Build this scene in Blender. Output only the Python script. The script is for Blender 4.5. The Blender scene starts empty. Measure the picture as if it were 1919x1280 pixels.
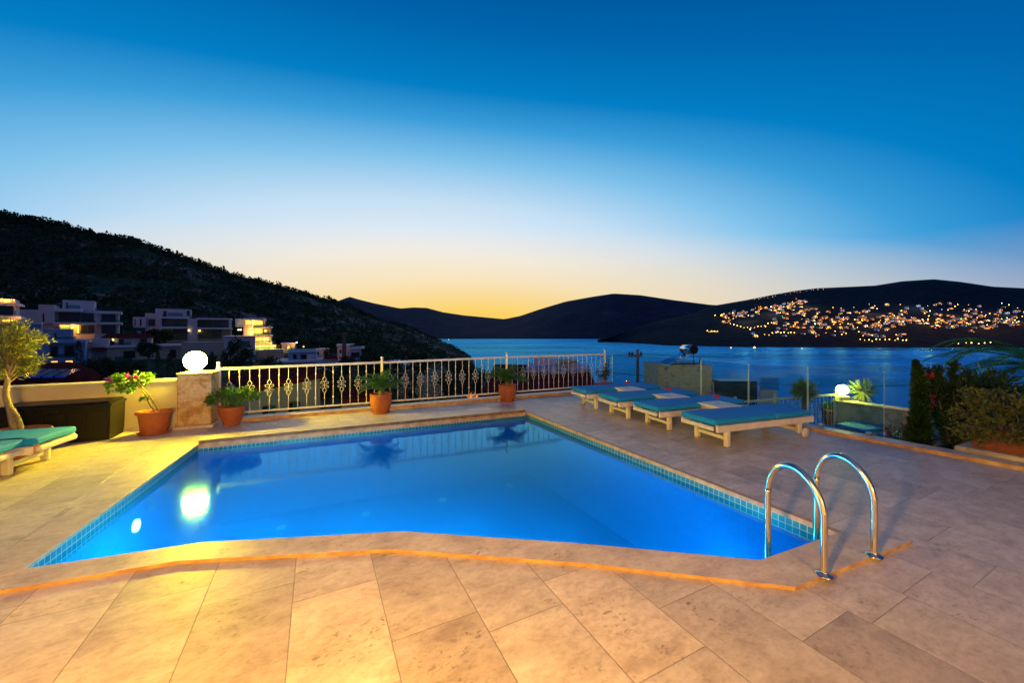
import bpy, math, random
import numpy as np
from mathutils import Vector, Matrix, noise
from mathutils.geometry import tessellate_polygon
random.seed(7)
R = random.Random(11)
PI = math.pi
SC = bpy.context.scene
COL = SC.collection

# ------------------------------------------------------------------ camera
H = 1.65; F = 720.0; CX = 959.5; HY = 618.0
cam = bpy.data.cameras.new('camera'); camo = bpy.data.objects.new('camera', cam); COL.objects.link(camo)
camo.location = (0, 0, H); camo.rotation_euler = (PI/2, 0, 0)
cam.sensor_width = 36; cam.lens = 36*F/1919.0; cam.shift_y = (HY-640)/1919.0
cam.clip_start = 0.05; cam.clip_end = 60000
SC.camera = camo

def lin(c):
    return tuple(((v/255)/12.92 if v/255 <= .04045 else ((v/255+.055)/1.055)**2.4) for v in c)

# ------------------------------------------------------------------ dusk sky
world = bpy.data.worlds.new('World'); SC.world = world; world.use_nodes = True
nt = world.node_tree; nt.nodes.clear()
def N(nt, t, **k):
    n = nt.nodes.new(t)
    for a, b in k.items(): setattr(n, a, b)
    return n
def M(nt, op, a, b=None, c=None):
    n = N(nt, 'ShaderNodeMath', operation=op)
    for i, v in enumerate((a, b, c)):
        if v is None: continue
        if isinstance(v, (int, float)): n.inputs[i].default_value = v
        else: nt.links.new(v, n.inputs[i])
    return n.outputs[0]
def ramp(nt, fac, stops, interp='LINEAR'):
    n = N(nt, 'ShaderNodeValToRGB'); n.color_ramp.interpolation = interp
    el = n.color_ramp.elements
    while len(el) < len(stops): el.new(.5)
    for e, (p, c) in zip(el, stops):
        e.position = p; e.color = tuple(c)+((1,) if len(c) == 3 else ())
    nt.links.new(fac, n.inputs[0]); return n.outputs[0]
def mixc(nt, fac, a, b, mode='MIX'):
    n = N(nt, 'ShaderNodeMix', data_type='RGBA', blend_type=mode)
    for i, v in ((0, fac), (6, a), (7, b)):
        if isinstance(v, (int, float)): n.inputs[i].default_value = v
        elif isinstance(v, (tuple, list)): n.inputs[i].default_value = tuple(v)+((1,) if len(v) == 3 else ())
        else: nt.links.new(v, n.inputs[i])
    return n.outputs[2]
tc = N(nt, 'ShaderNodeTexCoord'); sx = N(nt, 'ShaderNodeSeparateXYZ'); nt.links.new(tc.outputs['Generated'], sx.inputs[0])
el_ = M(nt, 'MULTIPLY', M(nt, 'ARCSINE', sx.outputs[2]), 57.2958)
elp = M(nt, 'MAXIMUM', el_, 0.0)
az = M(nt, 'MULTIPLY', M(nt, 'ARCTAN2', sx.outputs[0], sx.outputs[1]), 57.2958)
def ell(e0, azc, a0):
    p = M(nt, 'POWER', M(nt, 'DIVIDE', elp, e0), 2.0)
    q = M(nt, 'POWER', M(nt, 'DIVIDE', M(nt, 'ABSOLUTE', M(nt, 'SUBTRACT', az, azc)), a0), 2.0)
    return M(nt, 'SQRT', M(nt, 'ADD', p, q))
t1 = M(nt, 'DIVIDE', ell(29.5, -12, 66), 4.0)
base = ramp(nt, t1, [(0.0, lin((255,242,218))), (.25*.20, lin((250,243,232))), (.25*.40, lin((234,240,245))), (.25*.62, lin((196,223,244))),
    (.25*.80, lin((128,194,235))), (.25*.95, lin((60,158,218))), (.25*1.08, lin((2,126,197))), (.25*1.3, lin((0,100,172))), (.25*1.6, lin((0,70,135))),
    (.25*2.0, lin((3,46,100))), (.25*2.9, lin((92,104,156))), (1.0, lin((122,116,160)))])
t2 = ell(7.4, -6, 33)
warm = ramp(nt, M(nt, 'DIVIDE', t2, 2.0), [(0.0, lin((255,200,64))+(1,)), (.20, lin((255,214,104))+(.95,)), (.5, lin((255,228,168))+(.45,)), (1.0, lin((250,226,200))+(0,))])
wn = nt.nodes[-1]
base = mixc(nt, wn.outputs[1], base, warm)
# the side bands near the horizon stay peach
t3 = ramp(nt, M(nt, 'DIVIDE', elp, 10.0), [(0, (.75,.75,.75)), (1, (0,0,0))])
away = ramp(nt, M(nt, 'DIVIDE', M(nt, 'ABSOLUTE', M(nt, 'SUBTRACT', az, 12.0)), 120.0), [(0, (1,1,1)), (.4, (.75,.75,.75)), (.8, (0,0,0))])
base = mixc(nt, M(nt, 'MULTIPLY', t3, away), base, lin((216,192,172)), 'MIX')
base = mixc(nt, M(nt, 'MULTIPLY', wn.outputs[1], .95), base, warm)
bg = N(nt, 'ShaderNodeBackground'); bg.inputs[1].default_value = 1.0
nt.links.new(base, bg.inputs[0]); wo = N(nt, 'ShaderNodeOutputWorld'); nt.links.new(bg.outputs[0], wo.inputs[0])
SC.view_settings.view_transform = 'Standard'; SC.view_settings.look = 'None'; SC.view_settings.exposure = 0; SC.view_settings.gamma = 1
SC.render.engine = 'CYCLES'; SC.cycles.use_denoising = True
SC.cycles.max_bounces = 8; SC.cycles.transparent_max_bounces = 16; SC.cycles.caustics_reflective = False; SC.cycles.caustics_refractive = False

# warm lamps on the house wall behind the camera
def point(name, loc, color, w, r=.12):
    l = bpy.data.lights.new(name, 'POINT'); l.energy = w; l.color = color; l.shadow_soft_size = r
    o = bpy.data.objects.new(name, l); o.location = loc; COL.objects.link(o); return o
point('house_lamp_light', (-.95, -.1, 1.5), (1, .49, .045), 780, .12)
point('porch_lamp_light', (2.6, -4.2, 1.7), (1, .62, .28), 620, .10)

# ------------------------------------------------------------------ geometry helpers
def G(px, py, z=0.0):
    Y = (H-z)*F/(py-HY); return Vector(((px-CX)/F*Y, Y, z))
def P(px, py, Y):
    return Vector(((px-CX)/F*Y, Y, H-(py-HY)/F*Y))
U = Vector((.908, .419, 0)).normalized(); V = Vector((.419, -.908, 0)).normalized(); UANG = math.atan2(U.y, U.x)

class MB:
    def __init__(s): s.v = []; s.f = []; s.m = []; s.sm = []
    def add(s, vs, fs, mi=0, sm=False):
        o = len(s.v); s.v += [tuple(v) for v in vs]; s.f += [tuple(i+o for i in f) for f in fs]
        s.m += [mi]*len(fs); s.sm += [sm]*len(fs); return s
    def box(s, x0, x1, y0, y1, z0, z1, mi=0):
        return s.add([(x0,y0,z0),(x1,y0,z0),(x1,y1,z0),(x0,y1,z0),(x0,y0,z1),(x1,y0,z1),(x1,y1,z1),(x0,y1,z1)],
                     [(0,3,2,1),(4,5,6,7),(0,1,5,4),(1,2,6,5),(2,3,7,6),(3,0,4,7)], mi)
    def rbox(s, x0, x1, y0, y1, z0, z1, b=.01, mi=0):       # box with chamfered edges
        n0 = len(s.f); o = len(s.v); vs = []; 
        cx, cy, cz = (x0+x1)/2, (y0+y1)/2, (z0+z1)/2; hx, hy, hz = (x1-x0)/2, (y1-y0)/2, (z1-z0)/2
        b = min(b, hx*.45, hy*.45, hz*.45)
        idx = {}
        for sx_ in (-1,1):
            for sy in (-1,1):
                for sz in (-1,1):
                    for ax in range(3):
                        p = [sx_*hx, sy*hy, sz*hz]; sg = (sx_, sy, sz)
                        for k in range(3):
                            if k != ax: p[k] -= sg[k]*b
                        idx[(sx_,sy,sz,ax)] = len(vs); vs.append((cx+p[0], cy+p[1], cz+p[2]))
        fs = []
        def face(l, out):
            a, b_, c = (Vector(vs[l[0]]), Vector(vs[l[1]]), Vector(vs[l[2]]))
            if (b_-a).cross(c-a).dot(Vector(out)) < 0: l = l[::-1]
            fs.append(tuple(l))
        for ax in range(3):
            o1, o2 = [k for k in range(3) if k != ax]
            for sg in (-1,1):
                def key(a, b_):
                    k = [0,0,0]; k[ax] = sg; k[o1] = a; k[o2] = b_; return (k[0],k[1],k[2],ax)
                out = [0,0,0]; out[ax] = sg
                face([idx[key(-1,-1)], idx[key(1,-1)], idx[key(1,1)], idx[key(-1,1)]], out)
            for a in (-1,1):
                for b_ in (-1,1):
                    def k2(t, which):
                        k = [0,0,0]; k[ax] = t; k[o1] = a; k[o2] = b_; return (k[0],k[1],k[2],which)
                    out = [0,0,0]; out[o1] = a; out[o2] = b_
                    face([idx[k2(-1,o1)], idx[k2(1,o1)], idx[k2(1,o2)], idx[k2(-1,o2)]], out)
        for a in (-1,1):
            for b_ in (-1,1):
                for c in (-1,1):
                    face([idx[(a,b_,c,0)], idx[(a,b_,c,1)], idx[(a,b_,c,2)]], (a,b_,c))
        return s.add(vs, fs, mi)
    def prism(s, poly, z0, z1, mi=0, top=True, bottom=True, side_mi=None):
        n = len(poly); A = sum(poly[i][0]*poly[(i+1)%n][1]-poly[(i+1)%n][0]*poly[i][1] for i in range(n))
        if A < 0: poly = poly[::-1]
        vs = [(p[0],p[1],z0) for p in poly]+[(p[0],p[1],z1) for p in poly]
        s.add(vs, [(i,(i+1)%n,n+(i+1)%n,n+i) for i in range(n)], mi if side_mi is None else side_mi)
        if top: s.add([vs[n+i] for i in range(n)], [tuple(range(n))], mi)
        if bottom: s.add([vs[i] for i in range(n)], [tuple(range(n))[::-1]], mi)
        return s
    def tube(s, pts, r, n=8, caps=True, mi=0):
        pts = [Vector(p) for p in pts]; k = len(pts); rs = r if isinstance(r, (list, tuple)) else [r]*k
        d0 = (pts[1]-pts[0]).normalized(); up = Vector((0,0,1)) if abs(d0.z) < .9 else Vector((1,0,0))
        a = d0.cross(up).normalized(); vs = []
        for i in range(k):
            d = (pts[min(i+1,k-1)]-pts[max(i-1,0)]).normalized()
            a = (a-d*a.dot(d)).normalized(); b = d.cross(a)
            for j in range(n):
                t = 2*PI*j/n; vs.append(pts[i]+(a*math.cos(t)+b*math.sin(t))*rs[i])
        fs = [(i*n+j, i*n+(j+1)%n, (i+1)*n+(j+1)%n, (i+1)*n+j) for i in range(k-1) for j in range(n)]
        s.add(vs, fs, mi, True)
        if caps: s.add(vs[:n], [tuple(range(n))[::-1]], mi); s.add(vs[-n:], [tuple(range(n))], mi)
        return s
    def lathe(s, prof, n=32, c=(0,0,0), mi=0, sx=1, sy=1, sm=True):
        vs = []; k = len(prof)
        for r, z in prof:
            for j in range(n):
                t = 2*PI*j/n; vs.append((c[0]+r*sx*math.cos(t), c[1]+r*sy*math.sin(t), c[2]+z))
        s.add(vs, [(i*n+j, i*n+(j+1)%n, (i+1)*n+(j+1)%n, (i+1)*n+j) for i in range(k-1) for j in range(n)], mi, sm)
        return s
    def sphere(s, c, r, n=16, m=10, mi=0, sz=1):
        return s.lathe([(max(r*math.sin(PI*i/m), 1e-5), -r*sz*math.cos(PI*i/m)) for i in range(m+1)], n, c, mi)
    def build(s, name, mats, parent=None, bev=0):
        me = bpy.data.meshes.new(name); me.from_pydata(s.v, [], s.f)
        if not isinstance(mats, (list, tuple)): mats = [mats]
        for m in mats: me.materials.append(m)
        me.polygons.foreach_set('material_index', s.m); me.polygons.foreach_set('use_smooth', s.sm); me.update()
        o = bpy.data.objects.new(name, me); COL.objects.link(o)
        if parent: o.parent = parent
        if bev:
            b = o.modifiers.new('edge', 'BEVEL'); b.width = bev; b.segments = 2; b.limit_method = 'ANGLE'
        return o

def tag(o, label=None, cat=None, group=None, kind=None):
    if label: o['label'] = label
    if cat: o['category'] = cat
    if group: o['group'] = group
    if kind: o['kind'] = kind
    return o
def empty(name, loc, rz=0, label=None, cat=None, group=None):
    o = bpy.data.objects.new(name, None); COL.objects.link(o); o.location = loc; o.rotation_euler = (0,0,rz); o.empty_display_size = .1
    return tag(o, label, cat, group)
KIDS = {}
def kids(o): return [c for c in bpy.data.objects if c.parent == o]
def copy_tree(o, parent=None, ch_map=None):
    c = o.copy(); COL.objects.link(c); c.parent = parent
    for ch in kids(o): copy_tree(ch, c)
    return c

# ------------------------------------------------------------------ materials
def newmat(name):
    m = bpy.data.materials.new(name); m.use_nodes = True; nt = m.node_tree
    b = nt.nodes['Principled BSDF']; return m, nt, b
def simple(name, c, rough=.6, metal=0, var=.0, scale=20, bump=0, c2=None, spec=None, coord='Object'):
    m, nt, b = newmat(name); b.inputs['Roughness'].default_value = rough; b.inputs['Metallic'].default_value = metal
    if spec is not None: b.inputs['Specular IOR Level'].default_value = spec
    b.inputs['Base Color'].default_value = (*c, 1)
    if c2 is not None or bump:
        t = N(nt, 'ShaderNodeTexCoord'); n = N(nt, 'ShaderNodeTexNoise'); n.inputs['Scale'].default_value = scale; n.inputs['Detail'].default_value = 6
        nt.links.new(t.outputs[coord], n.inputs['Vector'])
        if c2 is not None:
            nt.links.new(ramp(nt, n.outputs[0], [(.35, c), (.65, c2)]), b.inputs['Base Color'])
        if bump:
            bp = N(nt, 'ShaderNodeBump'); bp.inputs['Strength'].default_value = bump; bp.inputs['Distance'].default_value = .01
            nt.links.new(n.outputs[0], bp.inputs['Height']); nt.links.new(bp.outputs[0], b.inputs['Normal'])
    return m
def emis(name, c, s, sample=False):
    m, nt, b = newmat(name); b.inputs['Base Color'].default_value = (.02,.02,.02,1)
    b.inputs['Emission Color'].default_value = (*c, 1); b.inputs['Emission Strength'].default_value = s
    if not sample: m.cycles.emission_sampling = 'NONE'
    return m

def travertine(name, tiles=True, tint=(1,1,1), roww=.484, L=.82):
    m, nt, b = newmat(name)
    g = N(nt, 'ShaderNodeNewGeometry'); rot = N(nt, 'ShaderNodeVectorRotate', rotation_type='Z_AXIS')
    rot.inputs['Angle'].default_value = -math.atan2(.453, .891)   # rows run away from the pool's near side
    nt.links.new(g.outputs['Position'], rot.inputs['Vector'])
    s = N(nt, 'ShaderNodeSeparateXYZ'); nt.links.new(rot.outputs[0], s.inputs[0])
    if tiles:
        ru = M(nt, 'DIVIDE', M(nt, 'ADD', s.outputs[0], .13), roww); r = M(nt, 'FLOOR', ru)
        w1 = N(nt, 'ShaderNodeTexWhiteNoise', noise_dimensions='1D'); nt.links.new(r, w1.inputs['W'])
        tv = M(nt, 'ADD', M(nt, 'DIVIDE', s.outputs[1], L), M(nt, 'MULTIPLY', w1.outputs[0], 3.0)); q = M(nt, 'FLOOR', tv)
        cb = N(nt, 'ShaderNodeCombineXYZ'); nt.links.new(r, cb.inputs[0]); nt.links.new(q, cb.inputs[1])
        w2 = N(nt, 'ShaderNodeTexWhiteNoise', noise_dimensions='3D'); nt.links.new(cb.outputs[0], w2.inputs['Vector'])
        fu = M(nt, 'FRACT', ru); fv = M(nt, 'FRACT', tv)
        du = M(nt, 'MULTIPLY', M(nt, 'MINIMUM', fu, M(nt, 'SUBTRACT', 1.0, fu)), roww)
        dv = M(nt, 'MULTIPLY', M(nt, 'MINIMUM', fv, M(nt, 'SUBTRACT', 1.0, fv)), L)
        d = M(nt, 'MINIMUM', du, dv)
        joint = ramp(nt, M(nt, 'MULTIPLY', d, 100.0), [(.12, (1,1,1)), (.36, (0,0,0))])
        off = N(nt, 'ShaderNodeVectorMath', operation='SCALE'); nt.links.new(w2.outputs[1], off.inputs[0]); off.inputs['Scale'].default_value = 13.0
        add = N(nt, 'ShaderNodeVectorMath', operation='ADD'); nt.links.new(rot.outputs[0], add.inputs[0]); nt.links.new(off.outputs[0], add.inputs[1])
        vec = add.outputs[0]
    else: vec = rot.outputs[0]
    mp = N(nt, 'ShaderNodeMapping'); mp.inputs['Scale'].default_value = (1.5, 2.3, 1.5); nt.links.new(vec, mp.inputs['Vector'])
    n1 = N(nt, 'ShaderNodeTexNoise'); n1.inputs['Scale'].default_value = 2.2; n1.inputs['Detail'].default_value = 12; n1.inputs['Roughness'].default_value = .68; n1.inputs['Distortion'].default_value = .25
    nt.links.new(mp.outputs[0], n1.inputs['Vector'])
    n2 = N(nt, 'ShaderNodeTexNoise'); n2.inputs['Scale'].default_value = 14; n2.inputs['Detail'].default_value = 9; n2.inputs['Roughness'].default_value = .72; n2.inputs['Distortion'].default_value = .5
    nt.links.new(mp.outputs[0], n2.inputs['Vector'])
    n3 = N(nt, 'ShaderNodeTexNoise'); n3.inputs['Scale'].default_value = 2.4; n3.inputs['Detail'].default_value = 3; nt.links.new(vec, n3.inputs['Vector'])
    T = lambda c: tuple(a*b_ for a, b_ in zip(c, tint))
    c = ramp(nt, n1.outputs[0], [(.33, T((.45,.37,.30))), (.44, T((.58,.50,.42))), (.55, T((.67,.59,.50))), (.68, T((.74,.68,.60)))])
    pits = M(nt, 'MULTIPLY', ramp(nt, n2.outputs[0], [(.575, (0,0,0)), (.63, (1,1,1))]), ramp(nt, n3.outputs[0], [(.52, (.0,.0,.0)), (.66, (1,1,1))]))
    c = mixc(nt, .55, c, ramp(nt, n2.outputs[0], [(.38, (1.12,1.12,1.12)), (.5, (1,.99,.98)), (.64, (.74,.68,.62))]), 'MULTIPLY')
    c = mixc(nt, M(nt, 'MULTIPLY', pits, .72), c, T((.17,.11,.075)))
    lite = M(nt, 'MULTIPLY', ramp(nt, n2.outputs[0], [(.29, (1,1,1)), (.36, (0,0,0))]), ramp(nt, n3.outputs[0], [(.5, (.1,.1,.1)), (.6, (1,1,1))]))
    c = mixc(nt, M(nt, 'MULTIPLY', lite, .6), c, T((.72,.66,.57)))
    if tiles:
        c = mixc(nt, 1.0, c, ramp(nt, w2.outputs[0], [(0, (.70,.68,.68)), (.25, (.92,.9,.88)), (.7, (1.0,1.0,1.0)), (1, (1.12,1.08,1.02))]), 'MULTIPLY')
        c = mixc(nt, M(nt, 'MULTIPLY', joint, .65), c, (.20,.14,.10))
    nt.links.new(c, b.inputs['Base Color'])
    rr = ramp(nt, n1.outputs[0], [(.3, (.33,.33,.33)), (.7, (.5,.5,.5))]); nt.links.new(rr, b.inputs['Roughness'])
    b.inputs['Specular IOR Level'].default_value = .35
    bp = N(nt, 'ShaderNodeBump'); bp.inputs['Strength'].default_value = .5; bp.inputs['Distance'].default_value = .004
    hgt = M(nt, 'SUBTRACT', M(nt, 'MULTIPLY', n1.outputs[0], .5), pits)
    if tiles: hgt = M(nt, 'SUBTRACT', hgt, M(nt, 'MULTIPLY', joint, 1.2))
    nt.links.new(hgt, bp.inputs['Height']); nt.links.new(bp.outputs[0], b.inputs['Normal'])
    return m

TRAV = travertine('travertine_tiles'); COPING = travertine('travertine_coping', False, (1.0,.95,.9))
FASCIA_LIT = simple('travertine_edge_lit', (.62,.38,.14), .42, c2=(.40,.22,.08), scale=9, bump=.3)  # lamplight on the slab sides put into this orange, same stone as the coping
WHITE_METAL = simple('white_painted_metal', (.78,.74,.64), .4, c2=(.70,.66,.56), scale=30)
WHITE_WOOD = simple('white_painted_wood', (.78,.72,.60), .45, c2=(.68,.62,.50), scale=8, bump=.15)
CUSHION = simple('teal_cushion_fabric', (.0,.25,.60), .85, c2=(.0,.27,.66), scale=60, bump=.25)
TERRA = simple('terracotta', (.42,.12,.035), .7, c2=(.34,.09,.028), scale=12, bump=.3)
TERRA_DARK = simple('weathered_terracotta', (.22,.06,.03), .75, c2=(.14,.04,.025), scale=10, bump=.3)
SOIL = simple('soil', (.05,.035,.02), .95, c2=(.10,.08,.05), scale=30, bump=.8)
PLASTER = simple('cream_plaster', (.70,.61,.38), .8, c2=(.63,.54,.33), scale=3, bump=.25)
BLACKPL = simple('black_resin', (.006,.006,.005), .38, c2=(.010,.010,.009), scale=40, bump=.2, spec=.2)
STEEL = simple('stainless_steel', (.72,.63,.50), .16, 1.0)  # warm base stands for the gold house light mirrored in the ladder
BARK = simple('bark', (.14,.095,.06), .9, c2=(.22,.16,.10), scale=25, bump=.8)
def leafm(name, a, b_, rough=.5):
    m, nt, b = newmat(name)
    g = N(nt, 'ShaderNodeNewGeometry')
    nt.links.new(ramp(nt, g.outputs['Random Per Island'], [(0, a), (1, b_)]), b.inputs['Base Color'])
    b.inputs['Roughness'].default_value = rough
    tr = N(nt, 'ShaderNodeBsdfTranslucent'); nt.links.new(nt.nodes[-2].outputs[0] if False else b.inputs['Base Color'].links[0].from_socket, tr.inputs[0])
    mx = N(nt, 'ShaderNodeMixShader'); mx.inputs[0].default_value = .25
    nt.links.new(b.outputs[0], mx.inputs[1]); nt.links.new(tr.outputs[0], mx.inputs[2]); nt.links.new(mx.outputs[0], nt.nodes['Material Output'].inputs[0])
    return m
LEAF_OLIVE = leafm('olive_leaves', (.10,.12,.02), (.22,.24,.06))
LEAF_GREEN = leafm('bright_leaves', (.03,.12,.012), (.10,.24,.03))
LEAF_DARK = leafm('dark_leaves', (.012,.05,.012), (.04,.09,.02))
LEAF_HEDGE = leafm('hedge_leaves', (.05,.075,.012), (.13,.14,.03))
LEAF_CYCAS = leafm('cycas_leaves', (.025,.10,.015), (.07,.18,.03))
LEAF_PALM = leafm('palm_leaves', (.015,.12,.03), (.04,.26,.06))
LEAF_YUCCA = leafm('yucca_leaves', (.13,.16,.02), (.28,.30,.05))
LEAF_TREE = leafm('tree_leaves', (.015,.04,.018), (.05,.09,.03), .9)
LEAF_SILVER = leafm('silver_leaves', (.20,.23,.20), (.38,.40,.36), .7)
LEAF_RUST = leafm('rusty_leaves', (.12,.05,.02), (.20,.09,.03), .7)
FLOWER = leafm('magenta_petals', (.55,.01,.42), (.75,.03,.60)); RED_FLOWER = leafm('red_petals', (.5,.01,.02), (.65,.04,.04))

def glassmat(name, tint, rough=.0, refl=1.0, ior=1.45):
    m = bpy.data.materials.new(name); m.use_nodes = True; nt = m.node_tree; nt.nodes.clear()
    o = N(nt, 'ShaderNodeOutputMaterial'); t = N(nt, 'ShaderNodeBsdfTransparent'); t.inputs[0].default_value = (*tint, 1)
    g = N(nt, 'ShaderNodeBsdfGlossy'); g.inputs['Roughness'].default_value = rough
    fr = N(nt, 'ShaderNodeFresnel'); ge = N(nt, 'ShaderNodeNewGeometry')
    nt.links.new(M(nt, 'ADD', ior, M(nt, 'MULTIPLY', ge.outputs['Backfacing'], 1/ior-ior)), fr.inputs[0])
    mx = N(nt, 'ShaderNodeMixShader'); nt.links.new(M(nt, 'MULTIPLY', fr.outputs[0], refl), mx.inputs[0])
    nt.links.new(t.outputs[0], mx.inputs[1]); nt.links.new(g.outputs[0], mx.inputs[2]); nt.links.new(mx.outputs[0], o.inputs[0])
    return m
GLASS = glassmat('balustrade_glass', (.70,.90,.93)); GLASS_EDGE = simple('glass_edge', (.75,.95,.80), .15)
DRINK_GLASS = glassmat('drinking_glass', (.95,.97,1.0)); WINE = simple('red_drink', (.45,.012,.02), .15)

# ------------------------------------------------------------------ terrace
A = G(985,768,.05); B = G(1577,997,.025); Hc = G(372,826,.05)
near_in = [G(1425,1050,.025), G(1080,1018,.025), G(755,996,.025), G(375,1017,.025), G(35,1068,.025)]
pool = [A, B]+near_in+[Hc]           # clockwise seen from above
near_out = [G(1710,1020), G(1490,1108), G(1100,1063), G(730,1036), G(335,1058), G(0,1115)]
P2 = lambda v: (v.x, v.y)
fenceL = Vector(((410-CX)/F*6.85, 6.85, 0)); fenceR = Vector(((1133-CX)/F*10.45, 10.45, 0))
fdir = (fenceR-fenceL).normalized(); fn = Vector((-fdir.y, fdir.x, 0))
glassR = G(1658,828); glassL = fenceR+Vector((.14,-.02,0)); gdir = (glassR-glassL).normalized()
edgeR = glassR+gdir*6.5
wallL = fenceL-fdir*4.6
outer = [wallL+fn*.05, fenceR+fn*.07, glassL+Vector((.1,.06,0)), edgeR+Vector((.08,0,0)), Vector((edgeR.x, -5, 0)), Vector((-11,-5,0)), Vector((-11, wallL.y-2, 0))]
def deck():
    loops = [[Vector((p.x,p.y,0)) for p in outer], [Vector((p.x,p.y,0)) for p in pool]]
    tris = tessellate_polygon(loops); vs = [v for l in loops for v in l]
    mb = MB(); fs = []
    for t in tris:
        a, b_, c = (vs[i] for i in t)
        fs.append(tuple(t) if (b_-a).cross(c-a).z > 0 else tuple(t)[::-1])
    mb.add(vs, fs)
    n = len(outer)     # outer retaining walls
    for i in range(n):
        a, b_ = outer[i], outer[(i+1)%n]
        mb.add([(a.x,a.y,0),(b_.x,b_.y,0),(b_.x,b_.y,-6),(a.x,a.y,-6)], [(0,1,2,3)], 1)
    return mb.build('terrace_floor', [TRAV, PLASTER])
tag(deck(), kind='structure')

def mosaic_mat(name, size, c1, c2, grout, gw=.004):
    m, nt, b = newmat(name); g = N(nt, 'ShaderNodeTexCoord'); sp = N(nt, 'ShaderNodeSeparateXYZ'); nt.links.new(g.outputs['UV'], sp.inputs[0])
    u = M(nt, 'DIVIDE', sp.outputs[0], size); v = M(nt, 'DIVIDE', sp.outputs[1], size)
    cb = N(nt, 'ShaderNodeCombineXYZ'); nt.links.new(M(nt, 'FLOOR', u), cb.inputs[0]); nt.links.new(M(nt, 'FLOOR', v), cb.inputs[1])
    w = N(nt, 'ShaderNodeTexWhiteNoise'); nt.links.new(cb.outputs[0], w.inputs['Vector'])
    fu = M(nt, 'FRACT', u); fv = M(nt, 'FRACT', v)
    d = M(nt, 'MINIMUM', M(nt, 'MINIMUM', fu, M(nt, 'SUBTRACT', 1.0, fu)), M(nt, 'MINIMUM', fv, M(nt, 'SUBTRACT', 1.0, fv)))
    j = M(nt, 'LESS_THAN', d, gw/size)
    nt.links.new(mixc(nt, j, ramp(nt, w.outputs[0], [(0, c1), (1, c2)]), grout), b.inputs['Base Color']); b.inputs['Roughness'].default_value = .3 if size > .055 else .9; b.inputs['Specular IOR Level'].default_value = .5 if size > .055 else 0
    return m
MOS_BAND = mosaic_mat('turquoise_mosaic', .058, (.01,.15,.18), (.02,.22,.25), (.42,.48,.38), .0035)
MOS_POOL = mosaic_mat('blue_mosaic', .05, (.01,.26,.66), (.015,.29,.72), (.02,.30,.70), .002)
WZ = -.092; FLOORZ = -1.2
pr = empty('swimming_pool', (A+Hc)/2, 0, 'blue lit swimming pool with turquoise mosaic edge and travertine coping', 'pool')
def basin():
    mb = MB(); uv = []
    n = len(pool)
    tops = {0: (0,-.035), n-1: (.05,-.065), n-2: (0,-.02)}
    for i in range(n):
        a, b_ = pool[i], pool[(i+1)%n]; L = (b_-a).length; t, f = tops.get(i, (.025,-.01))
        zs = [(t,f,0),(f,-.16 if i != n-1 else -.14,1),(-.16 if i != n-1 else -.14,FLOORZ,2)]
        for z0, z1, mi in zs:
            mb.add([(a.x,a.y,z0),(b_.x,b_.y,z0),(b_.x,b_.y,z1),(a.x,a.y,z1)], [(0,3,2,1)], mi); 
            if mi == 1: uv += [(0,.058),(0,.058-(z0-z1)),(L,.058-(z0-z1)),(L,.058)]
            else: uv += [(0,z0),(0,z1),(L,z1),(L,z0)]
    tr = tessellate_polygon([[Vector((p.x,p.y,0)) for p in pool]])
    for t in tr:
        vs = [(pool[i].x,pool[i].y,FLOORZ) for i in t]
        a, b_, c = map(Vector, vs)
        if (b_-a).cross(c-a).z < 0: vs = vs[::-1]
        mb.add(vs, [(0,1,2)], 2); uv += [(v[0],v[1]) for v in vs]
    o = mb.build('pool_basin', [FASCIA_LIT, MOS_BAND, MOS_POOL], pr)
    l = o.data.uv_layers.new(name='UVMap')
    k = 0
    flat = []
    for p in o.data.polygons:
        pass
    l.data.foreach_set('uv', [c for q in uv for c in q])
    o.matrix_parent_inverse = Matrix.Translation(-pr.location); return o
basin()
def wmat():
    m = bpy.data.materials.new('pool_water'); m.use_nodes = True; nt = m.node_tree; nt.nodes.clear()
    o = N(nt, 'ShaderNodeOutputMaterial'); t = N(nt, 'ShaderNodeBsdfTransparent'); t.inputs[0].default_value = (.30,.84,1.0,1)
    g = N(nt, 'ShaderNodeBsdfGlossy'); g.inputs['Roughness'].default_value = .065; g.inputs[0].default_value = (.25,.86,1,1)
    tcn = N(nt, 'ShaderNodeNewGeometry'); ns = N(nt, 'ShaderNodeTexNoise'); ns.inputs['Scale'].default_value = 5.0; ns.inputs['Detail'].default_value = 2
    nt.links.new(tcn.outputs['Position'], ns.inputs['Vector'])
    bp = N(nt, 'ShaderNodeBump'); bp.inputs['Strength'].default_value = .12; bp.inputs['Distance'].default_value = .01; nt.links.new(ns.outputs[0], bp.inputs['Height'])
    nt.links.new(bp.outputs[0], g.inputs['Normal'])
    fr = N(nt, 'ShaderNodeFresnel'); fr.inputs[0].default_value = 1.33; nt.links.new(bp.outputs[0], fr.inputs['Normal'])
    mx = N(nt, 'ShaderNodeMixShader'); nt.links.new(M(nt, 'MINIMUM', M(nt, 'MULTIPLY', fr.outputs[0], 1.35), 1.0), mx.inputs[0])
    nt.links.new(t.outputs[0], mx.inputs[1]); nt.links.new(g.outputs[0], mx.inputs[2]); nt.links.new(mx.outputs[0], o.inputs[0]); return m
def ngon(poly, z, name, mat, parent=None):
    mb = MB(); tr = tessellate_polygon([[Vector((p.x,p.y,0)) for p in poly]])
    for t in tr:
        vs = [(poly[i].x,poly[i].y,z) for i in t]; a, b_, c = map(Vector, vs)
        if (b_-a).cross(c-a).z < 0: vs = vs[::-1]
        mb.add(vs, [(0,1,2)])
    return mb.build(name, mat, parent)
w = ngon(pool, WZ, 'pool_water', wmat(), pr); w.matrix_parent_inverse = Matrix.Translation(-pr.location)
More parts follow.
